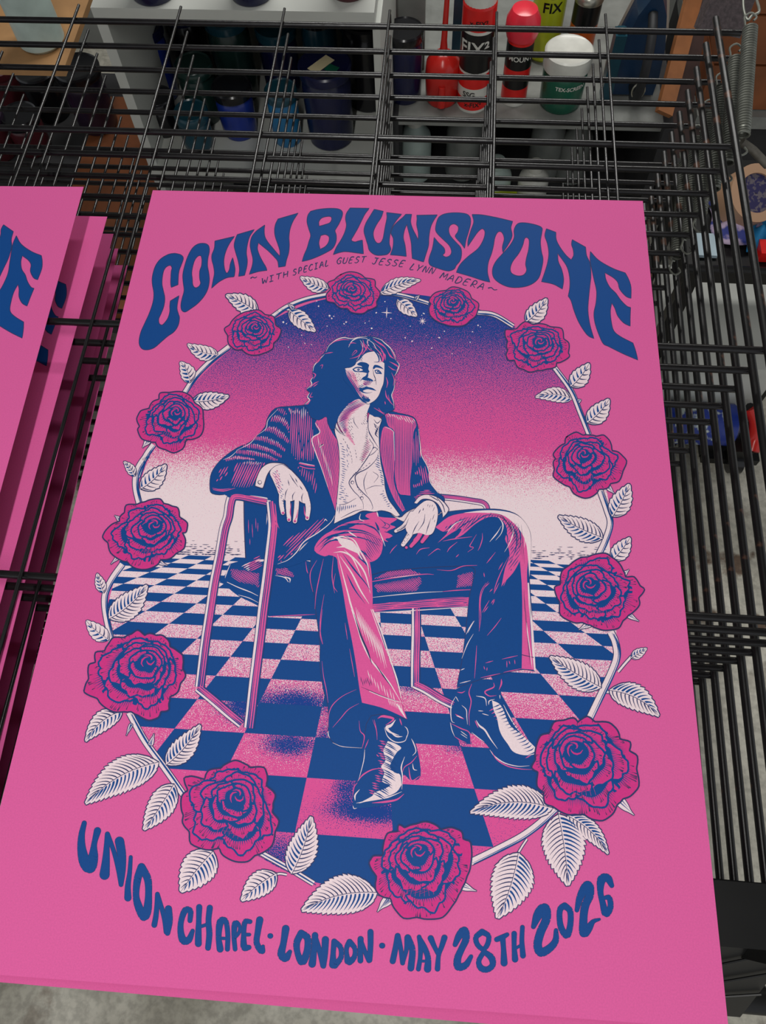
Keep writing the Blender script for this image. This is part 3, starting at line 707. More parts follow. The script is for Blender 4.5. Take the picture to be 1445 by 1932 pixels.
def make_trousers(parent):
    pr = Print()
    R_ = '590,1040 610,1000 650,975 720,962 760,985 822,975 835,968 873,963 910,961 943,962 970,969 987,983 998,1001 1001,1020 1000,1056 998,1089 1002,1145 1005,1200 1009,1266* 985,1263 950,1270 905,1282 862,1297* 866,1276 873,1240 882,1162 886,1125 893,1095 895,1072 860,1068 760,1074 700,1085 690,1110 650,1110 600,1090'
    for lw, col, lay in ((2.2, 'L', 9), (0, 'B', 10)):
        for t in (R_, '589,1045 585,1087 594,1125 597,1159 604,1212 604,1249 610,1299 618,1326 620,1349 621,1389 642,1407 683,1411* 700,1350 767,1356* 757,1326 744,1277 731,1239 715,1192 702,1150 700,1110 690,1060 680,1030 640,1010 600,1020'):
            p = catmull(Z('0', corners(t)), True, 3)
            if lw: pr.line(col, p+[p[0]], lw, lay)
            else: pr.fill(col, p, lay)
    # left shin front
    F(pr, 'P', '0', '612,1046* 625,1030 645,1022 668,1025 690,1040 700,1075 703,1125 704,1152 717,1192 732,1239 745,1277 758,1326 768,1357* 748,1347 719,1335 683,1326* 678,1299 672,1256 664,1209 655,1165 646,1110 638,1072 634,1052', 11)
    for t in ('1190,180 1230,330 1270,480 1290,560 1330,680 1370,800 1445,990', '1210,200 1300,330 1360,450 1430,560', '1240,150 1330,230 1400,330 1440,480'): S(pr, 'W', '4', t, [.4, 2.4, 3.2, 2.4, .5], 12)
    for t in ('1230,180 1310,290 1400,400 1440,460', '1260,330 1320,450 1400,560', '1100,70 1180,45 1260,60 1320,110', '1060,130 1150,80 1230,90 1300,150'): S(pr, 'B', '4', t, [.3, 3.0, 1.8, .3], 12)
    S(pr, 'W', '4', '1160,55 1210,70 1300,100 1350,180 1400,260', [.5, 5, 7, 3, .5], 12)
    S(pr, 'W', '5', '300,0 360,180 400,310 470,450 560,560 640,660 700,760 740,830', [2.5, 3.6, 2.4, 3.4, 1.5, .5], 12)
    S(pr, 'L', '5', '320,40 380,230 440,370 480,490', [.4, 3.2, 3.4, .4], 13); S(pr, 'L', '5', '500,470 580,590 660,700', [.4, 2.4, .4], 13)
    for k in range(15):
        x = 395+k*14; y0 = 40+k*22; S(pr, 'W', '5', '%d,%d %d,%d %d,%d' % (x-60+k*2, y0-60, x-40+k*2, y0+40, x-8+k*2, y0+140+(k*37 % 70)), [.3, 1.6, .3], 12)
    S(pr, 'W', '5', '485,0 560,190 640,440 700,620 740,790', [2.2, 2.6, 2.2, 2.8, 1.2], 12); S(pr, 'W', '5', '470,0 540,190 610,380', [1.2, 1.6, .4], 12)
    for k in range(9):
        S(pr, 'W', '5', '%d,%d %d,%d' % (440+k*28, 540+k*22+(k*53 % 40), 462+k*28, 620+k*24+(k*53 % 40)), [.3, 1.5, .3], 12)
    S(pr, 'W', '5', '455,728 560,770 680,810 740,828', [1, 2.4, .6], 13); S(pr, 'L', '5', '385,690 460,722 560,765 700,815', [.4, 1.2, .5], 13)
    for k in range(7): S(pr, 'L', '5', '%d,%d %d,%d' % (380+k*14, 600+(k*31 % 40), 386+k*15, 650+(k*31 % 40)), [.3, 1.4, .3], 12)
    S(pr, 'W', '5', '700,840 740,900 780,968', [2, 4.5, 1], 12)
    for k in range(8): S(pr, 'W', '5', '%d,%d %d,%d' % (620+k*16, 790+k*6, 640+k*16, 850+k*8), [.3, 1.2, .3], 12)
    # pink seams on the dark leg
    for t, w in (('40,0 25,120 20,230 40,310', 1.6), ('35,460 50,600 75,720 90,830', 1.5), ('240,120 262,270', 1.3), ('280,350 325,600', 1.4), ('340,712 220,770 130,850 95,940 92,1050', 1.6), ('365,835 270,890 200,970 130,1050', 1.5), ('365,990 375,1080 410,1120 405,1180 390,1235', 2), ('450,1155 415,1240', 1.8), ('485,980 520,1080 525,1160', 1.2)): S(pr, 'P', '5', t, [.3, w, .4], 12)
    S(pr, 'W', '5', '95,1080 90,1110 105,1145', [.4, 1.8, .6], 12); S(pr, 'W', '5', '130,1185 220,1220 390,1232', [.5, 1.1, .4], 12)
    for t in ('1035,230 990,310 985,380 1005,470', '950,240 960,310 968,330', '1085,220 1060,330 1030,480 1020,600', '1090,490 1065,640 1060,760 1080,865', '1160,200 1150,350 1170,480', '1175,330 1160,420 1190,470'): S(pr, 'P', '4', t, [.3, 1.7, .4], 12)
    # left thigh and knee folds
    F(pr, 'P', '2', '770,1080 800,1010 880,950 1000,930 1100,880 1170,870 1200,940 1235,1010 1225,1100 1180,1150 1110,1160 1000,1150 900,1100 840,1120', 11)
    for t in ('780,1060 860,990 980,960 1100,960 1220,1010', '800,1090 870,1020 990,985 1110,1000 1215,1050', '900,950 1000,935 1110,950 1200,990', '1020,1060 1100,1090 1160,1150', '960,900 1060,900 1150,900', '1100,900 1180,930 1225,990', '1060,1120 1130,1180 1150,1260', '820,1040 900,980 1000,945'): S(pr, 'B', '2', t, [.3, 3.4, 2.2, .4], 12)
    pr.hatch('B', Z('2', '1100,950 1230,1000 1220,1100 1120,1160 1060,1120 1120,1060'), 1.0, 3.4, 1.3, 12, 5)
    for t in ('880,1010 950,985 1010,1000', '940,1030 1010,1040 1060,1080', '980,980 1040,1010 1080,1080 1130,1170 1145,1260', '900,1095 960,1090 1020,1120 1060,1190 1090,1260', '1000,950 1060,990', '920,1060 980,1055 1030,1080'): S(pr, 'W', '2', t, [.4, 3.0, 2.4, .4], 13)
    F(pr, 'W', '2', '930,1000 1000,1005 1050,1040 1080,1100 1030,1085 960,1050', 12)
    # fly, belt
    F(pr, 'P', '2', '1130,830* 1190,820 1210,850 1330,860* 1300,890 1250,880 1290,930 1260,940 1290,990 1250,1000 1260,1030* 1225,960 1190,890 1120,850', 11)
    F(pr, 'P', '3', '100,490 180,500 250,505 200,540 240,560 180,590 220,620 170,640 190,660 150,640 125,560', 11)
    for t in ('130,500 170,540 150,560', '150,520 200,550 170,580', '160,590 200,600', '140,560 190,570'): S(pr, 'B', '3', t, [.4, 1.8, .4], 12)
    S(pr, 'P', '2', '860,965 960,905 1080,875 1200,880', [.6, 2.5, .6], 11); S(pr, 'W', '2', '1195,815 1205,850', [1, 2.4, 1], 12); S(pr, 'W', '2', '1085,830 1078,865 1110,880', [.6, 2, .6], 12); S(pr, 'W', '3', '125,580 150,640 168,690', [.6, 2, .6], 12)
    S(pr, 'P', '2', '930,915 1050,890 1110,885', [1, 3, .5], 11)
    # right thigh
    F(pr, 'P', '3', '510,560* 600,490 700,465 830,448 960,450 1060,485 1110,550 1120,640 1110,720 1085,790 1040,870 985,930 960,965* 985,840 1015,760 1005,690 985,640 1000,590 985,540 960,510 920,490 860,495 780,540 700,610 640,640* 690,570 620,600 525,668* 600,590 560,590', 11)
    pr.hatch('B', Z('3', '560,560 720,480 900,460 1080,520 1110,640 1080,780 1000,900 1010,700 960,500 800,520 640,640'), 2.2, 4.4, 1.5, 12, 8, dash=26, jit=.8)
    for t in ('560,600 650,530 740,490', '620,620 700,545 800,490', '690,600 760,540 850,480 930,480', '1010,520 1060,600 1060,700 1020,800', '1040,510 1090,600 1085,720', '960,560 1000,620 1000,700'): S(pr, 'B', '3', t, [.3, 2.6, 1.8, .3], 12)
    F(pr, 'W', '3', '700,462* 830,446 950,448 1050,470 1110,515 1150,580 1162,660 1158,800 1150,900* 1140,760 1125,660 1085,580 1030,520 960,475 850,462', 12)
    for t in ('940,490 970,540 960,600 920,650', '1030,545 1040,600 1010,680 980,730', '590,600 640,540 700,510', '880,660 930,600 960,550', '1100,560 1120,640 1115,700'): S(pr, 'W', '3', t, [.4, 2.4, 1.2, .3], 13)
    for k in range(10): S(pr, 'L', '3', '%d,%d %d,%d %d,%d' % (880+k*24, 462+k*9, 960+k*16, 480+k*20, 1010+k*12, 540+k*30), [.2, 1.1, .2], 13)
    for t in ('790,610 760,660 745,690 770,700 730,730', '830,600 830,640 815,690 800,720', '560,655 640,640 760,625', '250,680 220,710 200,740', '380,745 410,710 470,700', '460,755 520,710 545,715', '660,660 610,700 590,730', '650,765 670,745', '870,930 830,1000 815,1080 820,1170 808,1270', '1010,760 960,860 920,960 910,1010', '1040,800 1000,900 975,960', '920,730 880,780 860,805', '970,800 940,850', '840,870 845,900', '900,980 880,1000', '840,1140 870,1100', '890,1080 910,1050', '520,850 620,855 700,825 795,820'): S(pr, 'P', '3', t, [.3, 1.8, .4], 11)
    S(pr, 'W', '3', '770,1200 740,1250 720,1290', [.4, 1.8, .4], 11)
    # right shin, lit edge
    F(pr, 'P', '0', '975,1010* 985,1000 996,1020 996,1056 994,1090 998,1145 1001,1200 1007,1264* 984,1262* 985,1190 984,1100', 11)
    S(pr, 'W', '6', '1045,0 1058,200 1078,400 1090,600 1105,800', [2.5, 3.6, 4.2, 4.6, 3], 12)
    for k in range(7): S(pr, 'L', '6', '%d,%d %d,%d' % (1005+k*9, 60+k*97 % 500, 1012+k*9, 260+k*97 % 500), [.2, 1.1, .2], 13)
    for k in range(7): S(pr, 'W', '6', '%d,%d %d,%d' % (1030+k*6, 360+k*47 % 300, 1040+k*7, 500+k*47 % 300), [.2, 1.5, .2], 13)
    for t in ('660,0 615,80 600,200 600,430', '575,570 568,700 555,870', '690,0 650,40', '780,0 730,100', '740,150 720,200', '690,160 625,270', '800,320 740,400 670,480', '805,695 950,662', '655,730 725,710', '820,815 985,780', '610,865 790,825', '850,710 850,770', '870,710 878,740', '640,760 650,790', '920,700 925,740', '670,770 668,800'): S(pr, 'P', '6', t, [.4, 1.6, .4], 11)
    for t in ('555,345 520,400 495,455', '545,465 490,560 440,690', '430,795 465,780', '420,915 520,890'): S(pr, 'W', '6', t, [.4, 1.7, .4], 11)
    S(pr, 'L', '6', '985,655 1095,680', 1.3, 13)
    pr.build('printed_trousers', parent)

def make_boots(parent):
    pr = Print()
    p = catmull(Z('5', corners('370,1150 400,1000 560,890 740,930 790,1030 805,1095 850,1150 890,1280 912,1480 830,1522 760,1470 742,1600 768,1640 760,1680 600,1740 350,1768 308,1758 315,1640 330,1540 370,1450 400,1300')), True, 3)
    pr.fill('B', p, 6)
    F(pr, 'W', '5', '620,1170* 680,1190 740,1230 700,1270 660,1340 640,1400 680,1450 730,1470 742,1560* 700,1620 620,1660 500,1690 360,1725* 480,1660 500,1630 600,1590 640,1560 570,1530 590,1450 560,1400 600,1340 580,1260 600,1210', 8)
    for k in range(22):
        y = 1180+k*22; x = 600+14*sin(k*2.1)-(max(0, k-11)*9)
        S(pr, 'B', '5', '%d,%d %d,%d %d,%d' % (x-30, y-10, x+40, y+24, x+95, y+60), [.3, 2.4, .3], 9)
        S(pr, 'P', '5', '%d,%d %d,%d' % (x-55, y-14, x+5, y+2), [.3, 2.8, .3], 7)
    for t, col, w in (('530,970 570,950 640,960 670,980 600,1030', 'P', 5), ('690,980 650,1030 610,1050 640,1090 720,1120', 'W', 6), ('590,1050 620,1130 690,1180 770,1170 790,1120', 'W', 2), ('650,1100 700,1130 750,1130', 'W', 3), ('770,1040 790,1060 800,1100 780,1160', 'W', 1.6),
                      ('725,970 745,1030', 'P', 2.5), ('830,1150 850,1190 870,1260 840,1300', 'W', 2), ('880,1300 830,1360 770,1400 750,1450', 'P', 1.8), ('805,1400 830,1520 905,1480', 'P', 2.5), ('840,1370 850,1420 880,1430', 'W', 2), ('770,1310 740,1400 750,1480 745,1600', 'W', 2.4),
                      ('350,1530 400,1470 480,1425 570,1410', 'P', 2.6), ('310,1650 320,1580 350,1540', 'P', 2), ('330,1700 330,1650 370,1600', 'W', 3), ('340,1722 500,1690 620,1670 745,1620', 'W', 3.2), ('480,1720 600,1710 700,1690 765,1640', 'P', 4), ('415,1245 405,1350 360,1520', 'W', 1.6), ('310,1745 320,1770 345,1765', 'W', 1.6), ('500,980 520,1080 525,1150', 'P', 1.4), ('520,1290 540,1310', 'P', 2)):
        S(pr, col, '5', t, [.5, w, w*.8, .5], 9)
    # right boot
    p = catmull(Z('6', corners('400,960 350,1040 338,1200 330,1280 370,1400 470,1460 530,1470* 520,1370 640,1450 700,1520 740,1600 850,1690 1000,1710 1090,1700 1110,1560 1100,1500 1000,1400 940,1320 880,1200 800,1020 780,900 600,880')), True, 3)
    pr.fill('B', p, 6)
    F(pr, 'W', '6', '715,1070* 780,1100 820,1160 850,1240 890,1310 970,1370 1050,1440 1110,1500* 1108,1555 1040,1570 960,1560 900,1530 860,1470 810,1400 780,1330 760,1230 730,1160', 8)
    for k in range(17):
        t = k/16; x = 735+t*330; y = 1120+t*430
        S(pr, 'B', '6', '%d,%d %d,%d %d,%d' % (x-22, y+16, x+30, y-2, x+72-20*t, y-24), [.3, 2.4, .3], 9); S(pr, 'P', '6', '%d,%d %d,%d' % (x-45, y+46, x+4, y+20), [.3, 2.2, .3], 7)
    for t, col, w in (('385,1035 345,1110 340,1200 350,1260 375,1275', 'W', 1.8), ('385,1035 410,1080', 'W', 1.4), ('440,1115 480,1155 485,1220 492,1290', 'W', 1.6), ('530,920 505,1000 525,1080 505,1200 510,1300', 'P', 2), ('335,1270 350,1340 375,1400', 'W', 1.6), ('340,1280 430,1325 510,1365 520,1470', 'P', 2), ('375,1400 430,1435 480,1455', 'P', 1.6), ('430,1350 490,1395', 'W', 1.4), ('430,1375 490,1415', 'W', 1.2),
                      ('530,1362 590,1410 645,1450', 'W', 1.4), ('570,1250 600,1300 650,1340 700,1420 765,1510', 'W', 3.6), ('560,1255 590,1320', 'P', 2), ('380,1195 430,1225 460,1240', 'P', 3), ('390,1210 450,1230', 'W', 2), ('400,995 440,1000 470,985', 'P', 2), ('570,1030 650,1050 665,1120', 'W', 2), ('590,1165 635,1168', 'W', 1.6), ('625,1190 685,1207', 'W', 1.6), ('685,1110 690,1075 740,1060', 'W', 2), ('730,910 730,950 650,990 690,1030 755,1025', 'P', 2.6), ('800,875 800,920 778,975', 'P', 3),
                      ('695,1520 740,1580 830,1640 950,1670 1055,1665', 'W', 2), ('710,1535 760,1610 860,1670 980,1695 1080,1700', 'P', 2.2), ('785,1020 788,1055', 'W', 1.6), ('820,1110 870,1210 930,1310 1000,1390', 'W', 2)):
        S(pr, col, '6', t, [.5, w, w*.8, .4], 9)
    pr.build('printed_boots', parent)

def make_jacket(parent):
    pr = Print()
    L_ = Z('2', corners('520,108 480,135 450,185 435,240 380,300 330,345 240,385 150,450 95,510 65,570 60,650 75,690 150,697 200,665 330,690 440,690 500,760 560,900 560,1040 560,1170 640,1110 700,1030 800,975 870,900 905,835 935,600 935,400 900,250 860,170 740,98 600,100'))
    R_ = Z('1', corners('790,870 850,850 920,868 1000,885 1060,908 1090,960 1110,1060 1120,1150 1130,1240 1170,1330 1200,1400 1210,1480 1240,1550 1290,1600 1340,1650 1290,1780 1120,1720 1000,1760 930,1810 850,1720 800,1550 760,1350 745,1200 750,1000'))
    for p in (L_, R_):
        q = catmull(p, True, 3); pr.line('L', q+[q[0]], 2.4, 9); pr.fill('B', q, 11)
    F(pr, 'B', '2', '905,800 960,840 960,1000 860,1080 760,1130 600,1190 520,1190 640,1110 760,990 880,900', 10)
    F(pr, 'B', '2', '480,700* 560,800 700,880 830,860 900,850 800,970 700,1040 620,1130 540,1180 500,1180 450,1150 430,1000', 10)
    # chest stripes, viewer's left
    pr.hatch('P', Z('2', '598,108 715,104 755,170 762,260 772,330 770,440 760,480 640,470 606,400 602,300 606,200'), 1.62, 3.9, 1.9, 12, 1, jit=.5, dash=70)
    pr.hatch('W', Z('2', '580,104 720,100 730,150 690,190 600,150'), 1.62, 3.9, 1.1, 13, 2, jit=.9)
    pr.hatch('P', Z('2', '640,500 770,520 790,640 780,700 740,650 680,590'), 1.7, 4.4, 1.6, 12, 4, jit=.9, dash=30)
    S(pr, 'P', '2', '665,485 720,498 772,505', 2.4, 13); S(pr, 'W', '2', '670,480 720,492 770,500', [.5, 1.2, .5], 14); S(pr, 'P', '2', '670,505 720,520 775,525', 1.6, 13)
    # sleeve bands between creases
    bands = ['470,168 520,150 575,175 600,230 598,285 570,240 520,210 465,205', '432,235 500,228 560,270 600,330 590,355 540,320 480,285 425,268', '368,298 440,300 520,335 575,385 570,410 500,370 420,340 350,330',
             '300,345 380,352 480,385 550,430 548,455 460,415 380,395 280,380', '245,392 340,395 450,420 535,465 500,472 400,445 300,430 225,420', '150,458 240,430 330,445 420,470 330,465 240,460 170,475']
    for k, b in enumerate(bands):
        p = Z('2', b); pr.hatch('P', p, 1.95-0.1*k, 3.6, 2.0, 12, 20+k, jit=.3); pr.hatch('W', [((x*3+y0*0)/3, y) for (x, y), y0 in zip(p, [0]*len(p))][:4], 1.95-0.1*k, 3.8, .9, 13, 30+k, jit=.8)
    pr.hatch('P', Z('2', '500,112 560,108 585,150 560,165 520,130'), 1.9, 3.6, 1.4, 12, 9)
    # forearm
    pr.hatch('P', Z('2', '240,480 330,468 440,480 400,530 372,580 358,645 320,655 210,650 198,610 215,560'), 2.0, 4.2, 2.3, 12, 10, jit=.25)
    pr.hatch('W', Z('2', '250,478 330,466 430,478 390,500 300,500'), 1.9, 4.4, 1.0, 13, 11, jit=.7)
    pr.hatch('P', Z('2', '130,520 190,490 180,560 120,620 95,610'), 2.1, 4.6, 2.0, 12, 12, jit=.6, dash=26)
    S(pr, 'P', '2', '75,655 130,665 200,658', [.5, 1.8, .5], 12)
    for t in ('150,462 200,440 250,395', '240,398 330,352 375,300', '375,298 440,250 455,190 520,118'): S(pr, 'W', '2', t, [.3, 1.3, .3], 13)
    # lapels
    def lapel(c, t, ang, sd, lay=14):
        p = catmull(Z(c, corners(t)), True, 3); pr.line('B', p+[p[0]], 2.2, lay-1); pr.fill('P', p, lay); pr.hatch('B', p, ang, 3.0, 1.15, lay+1, sd, jit=.25)
    lapel('1', '168,955 240,868* 275,885* 278,960 330,1060 372,1130 390,1250 388,1400 375,1600 352,1760* 330,1690 280,1540 222,1360 170,1220 138,1100 212,1042*', 1.38, 41)
    for t in ('168,958 210,1042 138,1100 170,1222 222,1360 282,1540', ): S(pr, 'W', '1', t, [1, 2.0, 1.6, .6], 17)
    for k in range(6): S(pr, 'W', '1', '%d,%d %d,%d' % (190+k*22, 1070+k*60, 205+k*24, 1180+k*70), [.2, 1.2, .2], 17)
    S(pr, 'L', '1', '205,1175 240,1150', 2.6, 17); S(pr, 'W', '1', '205,1180 245,1152', .9, 18)
    lapel('1', '795,990 850,1008 885,1040* 884,1100 888,1300 880,1450 900,1560 985,1745* 960,1762* 890,1660 830,1520 785,1350 758,1200 768,1060', 1.50, 42)
    lapel('1', '800,870* 900,880 1000,895 1062,920 1085,980 1060,1040 1050,1200 1045,1340 1030,1480 1032,1615* 985,1610 925,1590 893,1450 890,1300 888,1040* 870,1010 830,980', 1.56, 43, 13)
    pr.hatch('W', Z('1', '810,862 900,875 1000,890 1065,915 1090,980 1000,960 900,920 830,900'), 1.0, 3.4, 1.2, 16, 44, jit=.8)
    S(pr, 'W', '1', '880,1040 884,1150 888,1300', [1.4, 1, .3], 17); S(pr, 'W', '1', '800,995 850,1012 885,1042', [.5, 1.2, .5], 17)
    # right sleeve
    pr.hatch('P', Z('1', '1070,1000 1105,1060 1118,1180 1130,1250 1110,1330 1080,1380 1060,1330 1055,1180'), 1.56, 3.8, 1.9, 12, 51, jit=.6, dash=60)
    pr.hatch('P', Z('1', '1120,1340 1170,1345 1205,1420 1208,1500 1150,1530 1060,1550 1040,1520 1120,1490 1130,1440 1060,1420'), 1.4, 4, 1.9, 12, 52, jit=.5)
    pr.hatch('P', Z('1', '1050,1640 1130,1570 1210,1560 1280,1610 1180,1600 1100,1650'), .0, 3.4, 1.8, 12, 53, jit=.4)
    S(pr, 'W', '1', '1105,1010 1120,1150 1133,1250 1180,1340 1205,1420 1215,1500 1285,1595', [.4, 1.6, 1, 1.8, .5], 13)
    # skirt of the jacket, viewer's left
    pr.hatch('P', Z('2', '550,1045 620,975 720,930 800,870 860,850 800,950 700,1020 640,1090 560,1150 510,1170 520,1130 600,1060'), 2.35, 4.4, 2.2, 12, 61, jit=.5, dash=60)
    pr.hatch('P', Z('2', '270,1190 400,1110 420,1180 330,1230'), -.45, 3.6, 1.9, 12, 62, jit=.4); pr.hatch('W', Z('2', '265,1190 340,1150 330,1220 300,1215'), -.45, 3.8, 1.8, 13, 63, jit=.4)
    S(pr, 'W', '2', '915,830 880,890 800,955 700,1020 650,1090 590,1145 520,1172', [.5, 1.8, 1.8, .5], 13); S(pr, 'W', '2', '836,880 845,868 858,880', [.5, 1.8, .5], 14)
    for t in ('490,780 500,850 530,930', '480,870 485,960', '500,880 520,920'): S(pr, 'P', '2', t, [.4, 3, .4], 12)
    pr.build('printed_jacket', parent)

def make_shirt(parent):
    pr = Print()
    p = catmull(Z('1', corners('330,915* 348,895 362,960 400,1040 470,1090 530,1180 555,1290 568,1380* 640,1270 700,1170 660,1100 640,1000 650,930 665,870 700,900 740,905 768,925 760,960 745,1010 745,1100 750,1200 762,1330 790,1450 800,1550 830,1650 880,1720 935,1795* 900,1805 850,1770 770,1750 700,1762 600,1752 520,1790 420,1830 340,1870* 352,1780 372,1600 388,1400 388,1250 375,1130 350,1050 345,990')), True, 3)
    pr.line('L', p+[p[0]], 2.2, 17); pr.fill('W', p, 18)
    for t, w in (('350,985 400,1050 470,1095 530,1180 562,1290 570,1375 520,1430 480,1480 480,1520 520,1580 560,1620 600,1680 605,1740', 2.0), ('568,1385 640,1275 700,1180 745,1210', 2.0), ('745,1215 720,1290 640,1370 560,1410 530,1450 550,1530 600,1590 660,1650 690,1720 680,1745', 2.0),
                 ('640,1400 610,1480 615,1550 640,1610', 1.4), ('700,960 720,1000 740,1020', 1.6), ('650,930 650,1020 690,1100 740,1180', 2.2), ('765,930 730,960 700,925', 1.6), ('745,985 725,1030 715,1060 740,1090', 3), ('355,960 350,1000 400,1060', 2), ('650,1260 700,1230 745,1180', 1.2), ('380,1700 450,1690 540,1640', 1.2), ('630,1560 700,1530 780,1530', 1), ('400,1820 520,1760 600,1740', 1.4), ('690,1400 740,1440 700,1500', 1)):
        S(pr, 'L', '1', t, [.4, w, w*.8, .4], 19)
    for cx, cy in ((505, 1498), (590, 1640)):
        x, y = Z('1', [(cx, cy)])[0]; pr.disc('L', x, y, 3.4, 20); pr.disc('W', x+.4, y+.4, 2.3, 21)
    for t in ('530,1480 560,1560 610,1620', '500,1450 530,1410 600,1370 680,1310', '500,1120 530,1200 545,1290', '420,1100 470,1180 500,1280 500,1330'): 
        q = catmull(Z('1', t), False, 6)
        for a, b in zip(q[::2], q[1::2]): pr.line('L', [a, b], .9, 19)
    pr.hatch('B', Z('1', '385,1130 430,1160 470,1260 480,1380 440,1500 390,1530 388,1400 395,1250'), .35, 4.2, 1.2, 19, 3, jit=.8, dash=9)
    pr.hatch('B', Z('1', '390,1500 440,1540 480,1640 460,1700 370,1640'), .2, 4.0, 1.3, 19, 4, jit=.7, dash=9)
    pr.hatch('B', Z('1', '745,1230 765,1340 790,1450 800,1550 760,1500 745,1400 700,1330'), .45, 3.6, 1.5, 19, 5, jit=.5)
    pr.hatch('B', Z('1', '800,1560 830,1650 900,1780 800,1700 740,1600'), -.3, 4.4, 1.3, 19, 6, jit=.8)
    pr.hatch('B', Z('1', '360,1680 430,1700 560,1700 520,1730 360,1790'), 1.7, 3.6, 1.5, 19, 7, jit=.6)
    pr.hatch('L', Z('1', '700,950 745,1000 735,1090 705,1010'), .8, 3, 1, 19, 8, jit=.4)
    pr.hatch('B', Z('1', '440,1130 480,1200 470,1420 450,1300'), 1.2, 3.4, 1.1, 19, 9, jit=.6, dash=10)
    # neck and chest
    n = catmull(Z('1', corners('560,740 650,775 662,800 640,860 640,960 655,1050 660,1110 695,1170 640,1268 568,1375* 552,1280 522,1180 440,1075 385,985 372,930 400,870 470,790')), True, 3)
    pr.line('L', n+[n[0]], 1.6, 17); pr.fill('W', n, 20)
    pr.hatch('P', Z('1', '395,870 470,780 560,740 640,775 570,825 505,880 475,940 470,1000 500,1080 540,1180 500,1140 440,1075 385,985 372,930'), -.45, 2.3, 1.6, 21, 34, jit=.2)
    pr.hatch('B', Z('1', '380,870 470,775 570,745 640,780 560,815 500,860 465,910 450,960 460,1020 440,1060 372,970'), -.45, 2.5, 1.3, 22, 12, jit=.25)
    pr.hatch('L', Z('1', '640,960 655,1060 660,1110 690,1170 640,1262 590,1330 560,1290 600,1180 620,1080'), -.5, 2.9, 1.0, 22, 13, jit=.6)
    pr.hatch('P', Z('1', '640,1090 680,1160 640,1262 580,1320 590,1230'), -.5, 2.9, 1.4, 21, 14, jit=.4)
    pr.hatch('L', Z('1', '600,900 650,850 650,960 630,1000 580,960'), .9, 3.2, .9, 22, 15, jit=.7, dash=5)
    pr.hatch('L', Z('1', '450,930 520,900 500,960 520,1040 520,1130 470,1060'), .9, 3.3, .9, 22, 16, jit=.7, dash=4)
    S(pr, 'L', '1', '520,900 520,950 560,1010', [.3, 1.3, .3], 22)
    # cuffs
    F(pr, 'W', '2', '365,640* 375,590 405,525 450,490 500,482 560,490 590,510* 530,505 480,525 450,565 435,610 420,655* 395,650', 18)
    S(pr, 'L', '2', '365,640 375,590 405,525 450,490 500,482 560,490 590,510', 1.8, 19); S(pr, 'L', '2', '590,512 530,507 480,527 450,567 435,612 420,655 395,652 365,642', 1.8, 19)
    x, y = Z('2', [(398, 617)])[0]; pr.disc('L', x, y, 4, 20); pr.disc('W', x+.4, y-.3, 2.9, 21)
    F(pr, 'W', '3', '365,395* 400,355 450,340 510,352 560,385 600,435* 585,470 560,495* 555,450 520,400 470,375 420,372 385,400*', 18)
    for t in ('365,395 400,352 450,338 510,350 562,383 602,437 586,470 560,497', '385,402 420,372 470,373 522,400 552,450 560,490', '520,360 560,410 575,460', '470,345 530,380'): S(pr, 'L', '3', t, [1, 1.8, 1.2], 19)
    pr.build('printed_shirt', parent)

